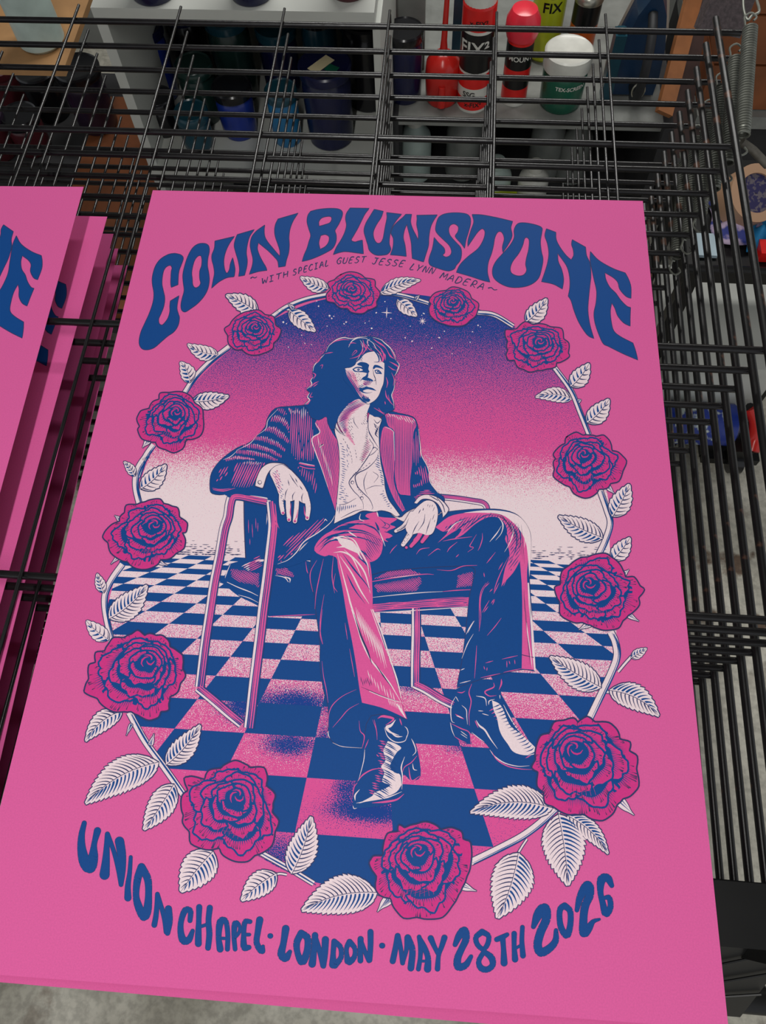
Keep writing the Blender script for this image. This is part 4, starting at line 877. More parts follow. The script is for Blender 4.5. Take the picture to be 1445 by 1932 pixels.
def make_hands(parent):
    pr = Print()
    def digit(c, t, col='W', lay=21):
        q = Z(c, t); pr.blob('L', [(x, y, r+1.1) for x, y, r in q], lay); pr.blob(col, q, lay+1)
    palm = catmull(Z('2', corners('468,548 510,505 570,502 640,565 690,625 722,685 735,745 700,760 650,735 610,745 560,735 530,700 515,660 488,600')), True, 3)
    pr.line('L', palm+[palm[0]], 2, 20)
    for t in ('545,680,14 545,760,15 556,825,13', '590,700,14 592,790,15 598,872,13', '652,700,15 648,790,15 638,882,14', '708,690,17 728,780,17 722,862,13'): digit('2', t)
    pr.fill('W', palm, 23)
    pr.hatch('B', Z('2', '480,540 520,530 560,600 570,720 600,860 580,870 560,840 540,720 510,640'), .5, 3.8, 1.2, 24, 2, jit=.7, dash=5); pr.hatch('P', Z('2', '470,545 515,530 545,600 560,690 530,690 500,620'), .9, 3.4, 1.3, 24, 3, jit=.6)
    for t in ('570,740 575,690 590,660', '625,750 622,710 640,680', '688,760 684,720 695,690', '600,560 625,600 660,650', '640,590 655,620', '590,600 600,640', '670,640 690,670', '560,500 630,548 690,618'): S(pr, 'L', '2', t, [.3, 1.7, .3], 24)
    for x0, y0 in ((557, 826), (597, 872), (638, 882), (722, 858)):
        x, y = Z('2', [(x0, y0)])[0]; pr.disc('P', x, y, 2.6, 24); pr.disc('L', x, y+1.2, .9, 25)
    for t in ('612,760 606,820 612,860', '632,880 650,850 658,800', '700,780 705,830 715,860'): S(pr, 'P', '2', t, [.4, 2.2, .4], 24)
    pr.build('printed_hand', parent); pr = Print()
    palm = catmull(Z('3', corners('400,412 450,380 500,392 525,440 524,500 510,560 488,605 450,615 400,600 350,610 315,590 310,540 345,470')), True, 3)
    pr.line('L', palm+[palm[0]], 2, 20)
    digit('3', '470,560,15 455,610,14 420,660,11', 'P'); digit('3', '420,560,15 395,630,14 345,690,11', 'P')
    digit('3', '350,470,17 300,550,15 240,588,10'); digit('3', '365,560,19 330,620,18 290,680,13'); digit('3', '420,570,17 400,620,14 370,650,10', 'P')
    pr.fill('W', palm, 23)
    for t in ('440,470 430,530 390,590', '480,500 460,560 445,610', '400,520 370,570 350,620', '410,440 395,470', '430,430 425,450', '330,500 300,560 250,585'): S(pr, 'L', '3', t, [.3, 1.7, .3], 24)
    x, y = Z('3', [(313, 700)])[0]; pr.disc('L', x, y, 3.4, 24); pr.disc('P', x, y, 2.5, 25)
    pr.hatch('L', Z('3', '240,580 300,540 310,560 260,600'), 1.2, 2.8, 1, 24, 4); pr.hatch('L', Z('3', '275,660 320,600 340,620 300,690'), .6, 3, .9, 24, 5, dash=4)
    pr.hatch('L', Z('3', '430,400 500,400 520,470 500,560 480,520 490,450'), 1.9, 4.4, .9, 24, 6, jit=.9, dash=12)
    pr.build('printed_hand', parent)

def make_head(parent):
    pr = Print()
    hair = catmull(Z('1', corners('640,172 560,175 500,190 430,178 370,193 320,225 285,260 262,310 225,345 185,400 155,435 143,490 152,535 125,570 132,612 88,650 117,680 95,722 114,748 68,792 105,835 125,900 200,930 270,900 300,1000 345,1010 370,930 420,880 640,860 665,880 740,905 790,885 830,858 885,830 878,765 860,705 880,650 892,580 885,530 915,490 932,430 900,390 890,335 850,275 800,230 750,190 690,175')), True, 3)
    pr.line('L', hair+[hair[0]], 1.6, 17); pr.fill('B', hair, 19)
    # lit rim and strands
    for t, w in (('640,174 560,178 500,193 430,182 370,197 322,228 288,262 266,312', 1.5), ('250,335 195,395 158,437 146,490', 1.4), ('150,540 127,572 136,610 90,650', 1.6), ('118,682 98,722 116,750 70,790', 1.8), ('690,178 760,200 800,233 850,278 888,337 898,390', 1.6), ('905,395 930,430 912,490 888,530', 1.5), ('893,560 882,650 862,705 878,765 883,825', 1.2),
                 ('470,270 500,215 560,185 640,190', 1.6), ('575,205 600,250 590,310 545,395', 1.0), ('620,185 690,230 720,280 770,330', 1.0), ('665,195 640,215 650,250 680,290', 1.3)): S(pr, 'W', '1', t, [.4, w*1.2, .4], 20)
    for t, w in (('300,250 350,215 420,200 480,205', 2.4), ('600,200 615,260 640,300', 3), ('650,205 640,260 620,300 560,385', 2.4), ('580,230 600,290 560,350 480,375', 2.6), ('690,190 730,220 790,260 830,310', 3), ('700,230 760,280 790,340 780,400 740,410', 2.8), ('760,300 800,340 805,390', 2.6), ('820,300 850,350 885,375', 3), ('850,290 880,340 890,380', 2), ('840,400 880,420 920,450 900,490', 3), ('830,440 870,470 900,480', 2), ('860,500 885,560 875,620', 1.8),
                 ('810,540 825,590 815,640', 2.2), ('805,660 815,720 860,780', 2.4), ('830,700 845,760 880,800', 1.8), ('800,760 805,790', 2), ('500,340 530,300 545,310 500,350', 1.6), ('210,440 235,430 225,465', 1.6), ('250,330 300,320 330,315', 1.8), ('230,345 200,390 175,420', 3.2), ('140,500 170,520 150,560', 2.6), ('200,580 160,600 120,640', 2.4), ('190,600 150,630', 1.8), ('140,680 120,720 150,720', 2.2), ('130,745 100,780 80,790', 3), ('540,385 580,380 610,340', 1.8), ('470,250 500,230 540,235', 1.8), ('620,240 660,290 700,305', 1.6), ('740,330 770,350 775,390', 1.4)): S(pr, 'P', '1', t, [.3, w*.95, .3], 20)
    for t in ('700,820 750,850 800,885', '740,820 770,860 800,870'): S(pr, 'P', '1', t, [.4, 1.6, .4], 20)
    # face
    face = catmull(Z('1', corners('640,320 700,308* 735,325 755,360 765,395* 795,415* 795,470 792,540 785,600 765,650 745,705 712,748 670,776 640,785 600,750 560,705 535,655 500,610 460,572 425,520 420,480 445,462 490,455 530,430 545,400 575,370 600,345')), True, 3)
    pr.line('L', face+[face[0]], 1.6, 21); pr.fill('W', face, 22)
    # cheek in shadow: pink with cuts
    pr.hatch('P', Z('1', '422,505 450,470 500,478 540,540 565,610 590,680 655,735 662,770 620,765 560,705 535,655 500,610 455,570'), 1.0, 2.0, 1.3, 23, 33, jit=.1)
    pr.hatch('B', Z('1', '415,480 450,470 490,520 520,590 560,640 590,690 655,735 662,770 620,765 555,705 530,650 495,610 450,570'), 1.0, 2.3, 1.25, 24, 3, jit=.2)
    pr.hatch('B', Z('1', '545,385 600,345 600,400 560,400'), 1.0, 2.8, 1.1, 24, 4, jit=.5); pr.hatch('L', Z('1', '490,500 560,500 600,540 560,600 520,580'), .8, 3.2, .8, 24, 5, jit=.6, dash=3)
    # brows, eyes
    F(pr, 'B', '1', '545,425* 580,405 630,412 658,432* 650,470 660,495 630,500 600,475 590,445 560,435', 24)
    F(pr, 'B', '1', '505,470* 540,450 590,452 640,485 655,510* 600,498 550,496 520,490', 24)
    F(pr, 'W', '1', '520,472 548,460 580,464 600,480 570,488 540,486', 25, True); x, y = Z('1', [(560, 474)])[0]; pr.disc('B', x, y, 2.4, 26); pr.disc('W', x-.6, y-.7, .7, 27)
    S(pr, 'B', '1', '512,470 545,453 590,458 615,478', [.6, 1.7, .8], 27)
    F(pr, 'B', '1', '690,460* 705,432 740,435 770,452 790,472* 760,462 720,455 700,470', 24)
    F(pr, 'B', '1', '705,480* 735,474 760,490 775,515* 745,512 720,510', 24); F(pr, 'W', '1', '716,490 735,483 750,497 730,503', 25); x, y = Z('1', [(737, 492)])[0]; pr.disc('B', x, y, 1.7, 26)
    # nose and mouth
    F(pr, 'B', '1', '415,470* 440,468 452,520 490,585 528,640 560,700 600,745 645,778* 600,768 540,705 480,625 425,560', 25); pr.hatch('B', Z('1', '600,575 650,565 692,582 668,612 640,624 600,610'), .6, 2.0, 1.1, 24, 31, jit=.3); pr.hatch('P', Z('1', '600,575 650,565 692,582 668,612 640,624 600,610'), .6, 2.2, 1.1, 23, 32, jit=.1)
    F(pr, 'B', '1', '590,562* 620,545 650,548 690,568 695,580* 650,575 620,572', 24); F(pr, 'B', '1', '640,500* 650,520 640,548 600,560 570,585* 600,545 625,530', 24)
    S(pr, 'L', '1', '690,465 700,520 715,560 722,612', [.4, 1.5, .5], 24); S(pr, 'L', '1', '700,580 712,570 720,580', [.4, 1.2, .4], 24)
    F(pr, 'B', '1', '560,638* 600,640 630,625 650,632 690,642 725,668* 680,658 640,652 600,668 640,685 690,678 640,690 590,680 570,660', 24)
    pr.hatch('B', Z('1', '540,620 590,605 620,630 590,680 560,660'), .5, 2.8, 1.2, 24, 7, jit=.4)
    F(pr, 'B', '1', '600,715* 620,735 650,735 668,750 650,768 620,760 590,730', 24); pr.hatch('B', Z('1', '590,700 650,720 660,745 610,740'), 1.3, 2.6, 1.1, 25, 8, jit=.5)
    # forelock over the brow
    for t, w in (('640,250 700,300 740,350 745,400 700,405', 3.0), ('650,300 600,340 560,385 545,405', 3.2)): S(pr, 'B', '1', t, [.5, w, .4], 23)
    S(pr, 'P', '1', '690,260 745,310 775,360 775,395 740,408', [.3, 2.2, .4], 24)
    pr.build('printed_head', parent)

def make_poster(full=True):
    root = empty('poster')
    make_paper(root)
    make_title(root); make_guest(root); make_venue(root)
    make_panel(root); make_chair(root); make_boots(root); make_trousers(root); make_jacket(root); make_head(root); make_shirt(root); make_hands(root)
    make_vines(root); make_leaves(root); make_roses(root)
    return root
# ================================================================== THE PLACE
M_ROD = mat('black_enamelled_wire', srgb(20, 18, 20), 0.27, 0.0, 0.55, noise=0.35, nscale=60, bump=0.15)
M_RODW = mat('worn_black_wire', srgb(20, 19, 20), 0.33, 0.0, 0.5, col2=srgb(92, 62, 48), nscale=26, thresh=(0.64, 0.69), bump=0.2)
M_BLACK = mat('black_painted_steel', srgb(9, 9, 10), 0.42, 0.0, 0.4, noise=0.3, nscale=30)
M_SPRING = mat('galvanised_spring_wire', srgb(128, 130, 122), 0.42, 0.7, 0.5, noise=0.15, nscale=80)
M_WHITE = mat('white_laminate', srgb(186, 188, 182), 0.5, noise=0.05, nscale=9)
M_GREY = mat('grey_shelf_metal', srgb(128, 130, 126), 0.55, noise=0.18, nscale=25)
M_DARK = mat('dark_recess_board', srgb(44, 44, 46), 0.8, noise=0.3, nscale=12)
M_WALL = mat('painted_wall', srgb(120, 122, 118), 0.8, noise=0.12, nscale=6)
M_WOOD = mat('plywood', srgb(170, 128, 84), 0.6, noise=0.15, nscale=18)
M_BROWN = mat('brown_timber', srgb(128, 72, 38), 0.55, noise=0.22, nscale=14)

def concrete():
    m = bpy.data.materials.new('stained_concrete'); m.use_nodes = True; nt = m.node_tree; N = nt.nodes; L = nt.links; b = N['Principled BSDF']
    b.inputs['Roughness'].default_value = 0.75; tc = N.new('ShaderNodeTexCoord')
    def nz(sc, det, a, c, ca, cb):
        n = N.new('ShaderNodeTexNoise'); n.inputs['Scale'].default_value = sc; n.inputs['Detail'].default_value = det; L.new(tc.outputs['Object'], n.inputs['Vector'])
        r = N.new('ShaderNodeValToRGB'); r.color_ramp.elements[0].position = a; r.color_ramp.elements[1].position = c
        r.color_ramp.elements[0].color = ca; r.color_ramp.elements[1].color = cb; L.new(n.outputs['Fac'], r.inputs[0]); return n, r
    n1, r1 = nz(5, 8, .35, .68, srgb(152, 148, 134), srgb(214, 210, 196))
    n2, r2 = nz(16, 6, .54, .62, (0, 0, 0, 1), (1, 1, 1, 1))
    n4, r4 = nz(2.2, 2, .46, .60, (0, 0, 0, 1), (1, 1, 1, 1))
    n3, r3 = nz(90, 4, .35, .6, (0.72, 0.72, 0.72, 1), (1, 1, 1, 1))
    mm = N.new('ShaderNodeMath'); mm.operation = 'MULTIPLY'; L.new(r2.outputs[0], mm.inputs[0]); L.new(r4.outputs[0], mm.inputs[1])
    mx = N.new('ShaderNodeMix'); mx.data_type = 'RGBA'; L.new(mm.outputs[0], mx.inputs[0]); L.new(r1.outputs[0], mx.inputs[6]); mx.inputs[7].default_value = srgb(104, 84, 68)
    my = N.new('ShaderNodeMix'); my.data_type = 'RGBA'; my.blend_type = 'MULTIPLY'; my.inputs[0].default_value = 1; L.new(mx.outputs[2], my.inputs[6]); L.new(r3.outputs[0], my.inputs[7])
    L.new(my.outputs[2], b.inputs['Base Color'])
    bp = N.new('ShaderNodeBump'); bp.inputs['Strength'].default_value = 0.4; bp.inputs['Distance'].default_value = 0.004; L.new(n1.outputs['Fac'], bp.inputs['Height']); L.new(bp.outputs[0], b.inputs['Normal'])
    return m
FLOOR_Z = -0.95
mb = MB(); mb.box((-2.6, -1.6, FLOOR_Z-0.05), (3.0, 2.3, FLOOR_Z)); tag(mb.build('floor', concrete()), kind='structure')
mb = MB(); mb.box((-2.6, 2.3, FLOOR_Z-0.05), (3.0, 2.38, 1.8)); tag(mb.build('wall_back', M_WALL), kind='structure')
mb = MB(); mb.box((-2.6, -1.6, 1.8), (3.0, 2.38, 1.86)); tag(mb.build('ceiling', M_WALL), kind='structure')

# ---- drying rack shelves ------------------------------------------
U0, DU = -0.16595, 0.1255
YB = (0.98282, 0.79804, 0.53782, 0.28003)
DZ, TILT = 0.0344, 0.00263
XR = U0 + 6*DU; XL = U0 - 4*DU
def make_shelf():
    root = empty('drying_shelf')
    def part(name, pts, r, m=M_ROD, n=10):
        mb = MB(); mb.tube(pts, r, n); return mb.build(name, m, root, True)
    for x in (XR, XL): part('side_rod', [(x, 1.0004, 0), (x, 0.8, 0), (x, 0.5, 0), (x, 0.085, 0)], 0.0039, M_RODW, 12)
    for j in range(-3, 6):
        x = U0 + j*DU; part('wire', [(x, 1.0034, 0.0008), (x, 0.6, 0.0008), (x, 0.085, 0.0008)], 0.0016)
    part('cross_bar', [(XL-0.03, YB[0], -0.0055), (XR+0.028, YB[0], -0.0045)], 0.0034, M_ROD, 12)
    for y in YB[1:]: part('cross_bar', [(XL, y, -0.0055), (XR, y, -0.0045)], 0.0035, M_ROD, 12)
    mb = MB(); mb.box((XL-0.012, 0.052, -0.017), (XR+0.005, 0.092, -0.0045)); mb.build('hinge_bar', M_BLACK, root)
    return root
shelf = make_shelf()
NAMES = ['topmost', 'second', 'third', 'fourth', 'fifth', 'sixth', 'seventh', 'eighth', 'ninth', 'tenth', 'eleventh', 'bottom']
for k in range(12):
    s = shelf if k == 0 else copy_tree(shelf)
    s.location = (-0.0005*k, 0.00097*k, -DZ*k); s.rotation_euler = (TILT*k, 0, 0)
    tag(s, 'black wire drying shelf carrying the large pink poster, topmost of the rack' if k == 0 else 'black wire drying shelf, %s from the top of the stack' % NAMES[k] if k < 11 else 'black wire drying shelf, lowest of the stack', 'drying rack shelf', 'wire shelves of the drying rack')

# ---- rack frame ----------------------------------------------------
fr = empty('rack_frame', (0.6, 0.0, FLOOR_Z)); tag(fr, 'black steel frame carrying the hinged wire shelves at their near end', 'rack frame')
def fpart(name, mb, m=M_BLACK, sm=False):
    o = mb.build(name, m, fr, sm); o.matrix_parent_inverse = Matrix.Translation((-0.6, 0, -FLOOR_Z)); return o
for x in (XR+0.034, XL-0.05):
    mb = MB(); mb.box((x, 0.03, FLOOR_Z+0.07), (x+0.035, 0.075, -0.10)); fpart('upright', mb)
xa, xb = XR-0.10, XR+0.075
mb = MB(); pr_ = [(0.094, -0.178), (0.094, -0.47), (-0.035, -0.47), (-0.035, -0.44)]
v = [(xa, y, z) for y, z in pr_] + [(xb, y, z) for y, z in pr_]
mb._add(v, [(0,1,2,3), (7,6,5,4), (0,4,5,1), (1,5,6,2), (2,6,7,3), (3,7,4,0)]); fpart('hinge_cover', mb)
for k in range(7):                                           # folded ribs across the sloping cover
    u0, u1 = 0.95-0.16*k, 0.10-0.16*k+0.75
    a = Vector((xa, 0.094-0.129*min(1, 1.25-0.19*k), -0.178-0.262*min(1, 1.25-0.19*k))); b = Vector((xb, 0.094-0.129*max(0, .75-0.19*k), -0.178-0.262*max(0, .75-0.19*k)))
    if (b-a).length < 0.02: continue
    n_ = Vector((0, -0.262, 0.129)).normalized()*0.003
    mb = MB(); mb.tube([tuple(a+n_), tuple(b+n_)], .0014, 6); fpart('hinge_rib', mb)
rt = atz(1441, 1886, -0.47)
mb = MB(); mb.tube([(XL-0.02, rt.y, rt.z), (rt.x, rt.y, rt.z)], 0.016, 20); fpart('base_tube', mb, M_BLACK, True)
mb = MB(); mb.tube([(rt.x, rt.y, rt.z), (rt.x+0.003, rt.y, rt.z)], 0.0145, 20); fpart('tube_cap', mb, M_GREY, True)
for x in (XR+0.034, XL-0.05):
    mb = MB(); mb.box((x, -0.0, FLOOR_Z+0.045), (x+0.035, 1.15, FLOOR_Z+0.075)); fpart('foot_rail', mb)
    for y in (0.05, 1.08):
        mb = MB(); mb.tube([(x+0.006, y, FLOOR_Z+0.024), (x+0.03, y, FLOOR_Z+0.024)], 0.024, 20); fpart('caster_wheel', mb, M_BLACK, True)

# ---- springs --------------------------------------------------------
SP_A = atz(1400, 262, -0.008); SP_B = atd(1416, 42, 0.87)
def make_spring():
    root = empty('coil_spring')
    d = SP_B - SP_A; L = d.length; t = d.normalized(); a = t.cross(Vector((1, 0, 0))).normalized(); b = t.cross(a)
    R_, wr, turns = 0.0068, 0.00155, 42; pts = []; n = turns*14
    for i in range(n+1):
        w = 2*pi*turns*i/n; pts.append(t*(L*(0.02+0.93*i/n)) + a*cos(w)*R_ + b*sin(w)*R_)
    mb = MB(); mb.tube(pts, wr, 6); mb.build('coil', M_SPRING, root, True)
    for e, sg in ((0, -1), (L*0.95, 1)):
        c = t*e; mb = MB()
        hk = [c + b*0.005, c + t*sg*0.006 + b*0.006, c + t*sg*0.014 + b*0.007, c + t*sg*0.020, c + t*sg*0.015 - b*0.006, c + t*sg*0.010 - b*0.003]
        mb.tube(catmull([tuple(q) for q in hk], False, 3), 0.0012, 6); mb.build('hook', M_SPRING, root, True)
    return root
spr = make_spring()
def nth(k): return ('topmost of its row', 'second of its row', 'third of its row', 'fourth of its row', 'fifth of its row', 'lowest of its row')[k]
for k in range(6):
    s = spr if k == 0 else copy_tree(spr); s.location = SP_A + Vector((-0.0035*k, -0.002*k, -DZ*k*1.0))
    tag(s, 'grey coil spring beside the wire shelves at right, %s' % nth(k), 'spring', 'shelf springs at the right side of the rack')
mb = MB()
mb.tube([tuple(atd(1399, 268, 0.845)), tuple(atd(1420, 283, 0.85)), tuple(atd(1448, 312, 0.86))], 0.0045, 10)
tag(mb.build('spring_arm', mat('worn_grey_rod', srgb(96, 92, 84), .5, .4, noise=.4, nscale=60), None, True), 'worn grey metal arm hooked below the large coil spring', 'arm')
hk = MB(); hk.tube(catmull([tuple(atd(*q)) for q in ((1402, -12, .9), (1403, 18, .89), (1410, 38, .88), (1418, 30, .88), (1432, 22, .88), (1428, 2, .89), (1424, -14, .9))], False, 4), 0.0016, 8)
tag(hk.build('wire_hook', M_SPRING, None, True), 'thin bent steel hook holding the top of the large coil spring', 'hook')

# ---- the posters -----------------------------------------------------
def put_poster(o, k, x, y, a, corner=None):
    """k = shelf; x, y = place of the near left corner, or of the far right corner"""
    if corner: x, y = x-(cos(a)*W_P-sin(a)*H_P), y-(sin(a)*W_P+cos(a)*H_P)
    o.location = (x, y, -DZ*k + TILT*k*y + 0.0030); o.rotation_euler = (TILT*k, 0, a)
poster = make_poster(); put_poster(poster, 0, -0.00531, -0.00052, 0.01307)
tag(poster, 'pink screen-printed concert poster of a seated long-haired man, lying whole in the centre', 'poster', 'pink concert posters on the drying rack')
def light_copy(k, x, y, a, label, names=None):
    c = poster.copy(); COL.objects.link(c)
    for ch in list(poster.children):
        if names is None or any(ch.name.startswith(n) for n in names):
            d = ch.copy(); COL.objects.link(d); d.parent = c
    put_poster(c, k, x, y, a, True); tag(c, label, 'poster', 'pink concert posters on the drying rack')
light_copy(0, -0.0884, 0.7052, 0.0314, 'pink poster on the top shelf at left, cut by the picture edge')
SOME = ('paper_sheet', 'title', 'venue', 'guest', 'sky_panel', 'floor_panel', 'checkered', 'printed_rose', 'printed_vine')
for k, x, y, a, t in ((1, -0.0730, 0.6974, 0.0101, 'pink poster directly beneath the left top poster, a band of it lit'), (2, -0.0790, 0.7045, 0.0203, 'pink poster on the third shelf at left, showing as a narrow strip'),
                      (3, -0.0866, 0.7135, 0.0328, 'pink poster on the fourth shelf at left, behind a black wire'), (4, -0.0871, 0.7178, 0.0217, 'pink poster on the fifth shelf at left, strip farthest right and deepest'),):
    light_copy(k, x, y, a, t, SOME)
light_copy(1, 0.4905, 0.6975, 0.0052, 'pink poster hidden under the large one, only its near edge peeking out at the bottom', SOME)

# ---- shelving unit behind -------------------------------------------
Y0 = 1.31; ZU = aty(600, 22, Y0).z; ZL = aty(600, 321, Y0).z
xl = aty(176, 30, Y0).x; xr = aty(706, 30, Y0).x
un = empty('shelf_unit', (0, Y0, FLOOR_Z)); tag(un, 'white shelf unit full of dark ink jars behind the rack', 'shelf unit')
def upart(name, lo, hi, m):
    mb = MB(); mb.box(lo, hi); o = mb.build(name, m, un); o.matrix_parent_inverse = Matrix.Translation((0, -Y0, -FLOOR_Z)); return o
upart('shelf_board', (xl, Y0, ZU-0.027), (xr, Y0+0.42, ZU), M_WHITE); upart('shelf_board', (xl, Y0-.005, ZL-0.03), (xr, Y0+0.42, ZL), M_WHITE)
upart('side_panel', (xl, Y0+.002, FLOOR_Z), (xl+0.018, Y0+0.42, ZU-0.027), M_WHITE); upart('side_panel', (xr-0.004, Y0+.004, FLOOR_Z), (xr+0.008, Y0+0.42, ZU-0.027), M_WHITE)
upart('back_panel', (xl, Y0+0.42, FLOOR_Z), (xr, Y0+0.43, ZU+0.25), M_DARK)

def plastic(name, c, rough=0.25): return mat(name, c, rough, spec=0.5, noise=0.12, nscale=30)
M_NAVY = plastic('navy_plastic', srgb(18, 22, 58)); M_BLUEP = plastic('blue_plastic', srgb(24, 46, 128)); M_TEAL = plastic('teal_plastic', srgb(20, 62, 76)); M_SKYB = plastic('light_blue_plastic', srgb(28, 104, 150))
M_INKY = plastic('black_plastic', srgb(20, 20, 24), .2); M_PLUM = plastic('dark_purple_plastic', srgb(40, 26, 44)); M_MAROON = plastic('maroon_plastic', srgb(74, 28, 34)); M_DGRN = plastic('dark_green_plastic', srgb(22, 46, 42))
M_RED = plastic('red_plastic', srgb(190, 34, 28)); M_CORAL = plastic('pinkish_red_plastic', srgb(224, 48, 66)); M_WPL = plastic('white_plastic', srgb(206, 206, 198)); M_LIME = plastic('lime_plastic', srgb(178, 190, 40)); M_GRN = plastic('green_plastic', srgb(18, 84, 64))
M_ORANGE = plastic('orange_label', srgb(206, 92, 28)); M_STEEL = mat('brushed_steel', srgb(170, 168, 156), .3, .8); M_MILK = plastic('milky_plastic', srgb(170, 186, 180), .4); M_CLEAR = plastic('cloudy_plastic', srgb(126, 130, 126), .35); M_LABEL = mat('paper_label', srgb(214, 200, 160), .7)
def jar(px, py, z, r, h, body, lid, label, name='ink_jar', cat='jar', neck=0.86, lidh=0.014, extra=None):
    p = atz(px, py, z); root = empty(name, (p.x, p.y + r*0.9, z)); tag(root, label, cat)
    mb = MB(); mb.lathe([(r*.86, 0), (r*.94, .004), (r*.97, h*.3), (r, h*.82), (r*.97, h*.9), (r*neck, h)], n=32); mb.build('jar_body', body, root, True)
    mb = MB(); R_ = r*1.05; mb.lathe([(R_, h-.001), (R_*1.02, h+.003), (R_*1.02, h+lidh), (R_*.95, h+lidh+.003), (R_*.88, h+lidh+.0005), (0.001, h+lidh)], n=32); mb.build('lid', lid, root, True)
    return root
z = ZL
jar(450, 268, z, .036, .085, M_BLUEP, M_INKY, 'bright blue ink jar with black lid on the white shelf')
jar(541, 280, z, .029, .095, M_SKYB, M_TEAL, 'light blue ink jar between the bright blue jar and the large navy jar')
j = jar(622, 286, z, .046, .14, M_NAVY, M_NAVY, 'large navy ink jar with a torn cream label on its lid')
mb = MB(); mb.box((-.030, -.012, .1545), (.018, .010, .1552), rz=.9); mb.build('lid_label', M_LABEL, j); mb = MB(); mb.box((.004, -.022, .1553), (.026, -.004, .156), rz=-.5); mb.build('green_sticker', M_GRN, j)
jar(693, 214, z, .046, .155, M_INKY, M_INKY, 'tall black ink jar with scrawled lid at the right end of the white shelf')
jar(372, 290, z, .031, .06, M_TEAL, M_TEAL, 'small teal ink jar near the left end of the white shelf')
jar(310, 262, z, .030, .06, M_INKY, M_INKY, 'small black ink jar beside the left panel of the white unit')
jar(385, 240, z, .034, .10, M_DGRN, M_DGRN, 'dark green ink jar behind the small teal jar')
jar(300, 200, z, .038, .13, M_BLUEP, M_NAVY, 'deep blue ink jar behind the small black jar')
jar(450, 200, z, .040, .15, M_DGRN, M_TEAL, 'dark teal ink jar behind the bright blue jar')
jar(535, 200, z, .037, .13, M_NAVY, M_TEAL, 'navy ink jar with teal lid behind the light blue jar')
jar(610, 190, z, .034, .15, M_TEAL, M_INKY, 'dark teal ink jar behind the large navy jar')
jar(370, 165, z, .036, .13, M_INKY, M_NAVY, 'black ink jar in the back row, left of centre')
z = ZU
jar(283, 14, z, .038, .08, M_NAVY, M_INKY, 'dark ink jar at the left on the upper white board'); jar(470, 15, z, .036, .08, M_NAVY, M_INKY, 'navy ink jar at the middle of the upper white board'); jar(655, 6, z, .034, .08, M_MAROON, M_INKY, 'brownish ink jar at the right on the upper white board')
# left of the unit: low boards, jars, bottle
zl = -0.62
mb = MB(); a = atz(-60, 420, zl); mb.box((-1.5, 1.0, zl-.02), (xl-.002, 1.72, zl)); tag(mb.build('timber_board', M_DARK), 'dark board under the jars left of the white unit', 'board')
q0, q1 = atz(150, 330, zl+.004), atz(300, 205, zl+.004)
mb = MB(); mb.box((q0.x, 1.02, zl+.0005), (xl-.004, q1.y+.02, zl+.016)); tag(mb.build('orange_board', M_BROWN), 'orange-brown wooden board lying left of the white unit', 'board')
for px, py, r, h, m, l, t in ((180, 258, .044, .12, M_PLUM, M_INKY, 'dark purple ink jar with black lid on the orange-brown board'), (95, 235, .040, .09, M_INKY, M_INKY, 'black ink jar left of the dark purple jar'), (20, 215, .042, .08, M_MAROON, M_MAROON, 'maroon ink jar at the left picture edge'),
                             (60, 300, .038, .07, M_MAROON, M_INKY, 'maroon ink jar with black lid in front of the black jar'), (-5, 310, .040, .08, M_MAROON, M_PLUM, 'low maroon jar cut by the left picture edge')):
    jar(px, py, zl if px < 140 else zl+.016, r, h, m, l, t)
zb = -0.30; b1 = atz(120, 132, zb); b0 = atz(-80, 120, zb)
mb = MB(); mb.box((b0.x, b1.y, zb-.012), (b1.x, b1.y+.22, zb)); tag(mb.build('plywood_ledge', M_WOOD), 'plywood ledge under the milky white bottle at top left', 'ledge')
def bottle(px, py, z, r, h, body, cap, label, name='plastic_bottle', cat='bottle', sq=False, capr=.4, caph=.02):
    p = atz(px, py, z); root = empty(name, (p.x, p.y + r*.9, z)); tag(root, label, cat)
    mb = MB(); mb.lathe([(r*.8, 0), (r, .008), (r, h*.7), (r*.93, h*.8), (r*.6, h*.92), (r*capr, h)], n=28); mb.build('bottle_body', body, root, True)
    mb = MB(); mb.lathe([(r*capr*1.1, h-.001), (r*capr*1.15, h+.002), (r*capr*1.1, h+caph), (r*capr*.9, h+caph+.002), (.001, h+caph+.002)], n=24); mb.build('cap', cap, root, True)
    return root
bottle(72, 106, zb, .040, .15, M_MILK, M_WPL, 'milky white bottle standing on the plywood ledge at top left')

# grey shelf with aerosols
ZS = -0.556; yf = atz(900, 222, ZS).y; sx0 = xr+.02; sx1 = atz(1250, 215, ZS).x
gs = empty('grey_shelf', (sx0, yf, FLOOR_Z)); tag(gs, 'grey metal shelf carrying aerosol cans and the green tub', 'shelf')
def gpart(name, lo, hi, m):
    mb = MB(); mb.box(lo, hi); o = mb.build(name, m, gs); o.matrix_parent_inverse = Matrix.Translation((-sx0, -yf, -FLOOR_Z)); return o
gpart('shelf_top', (sx0, yf, ZS-.022), (sx1, yf+.5, ZS), M_GREY); gpart('back_board', (sx0, yf+.5, FLOOR_Z), (sx1, yf+.52, .1), M_GREY); gpart('lower_board', (sx0, yf-.03, FLOOR_Z+.09), (sx1, yf+.5, FLOOR_Z+.11), M_DARK)
gpart('side_board', (sx1, yf-.02, FLOOR_Z), (sx1+.02, yf+.52, ZS+.0), M_DARK); gpart('side_board', (sx0-.012, yf, FLOOR_Z), (sx0, yf+.52, ZS+.0), M_DARK)

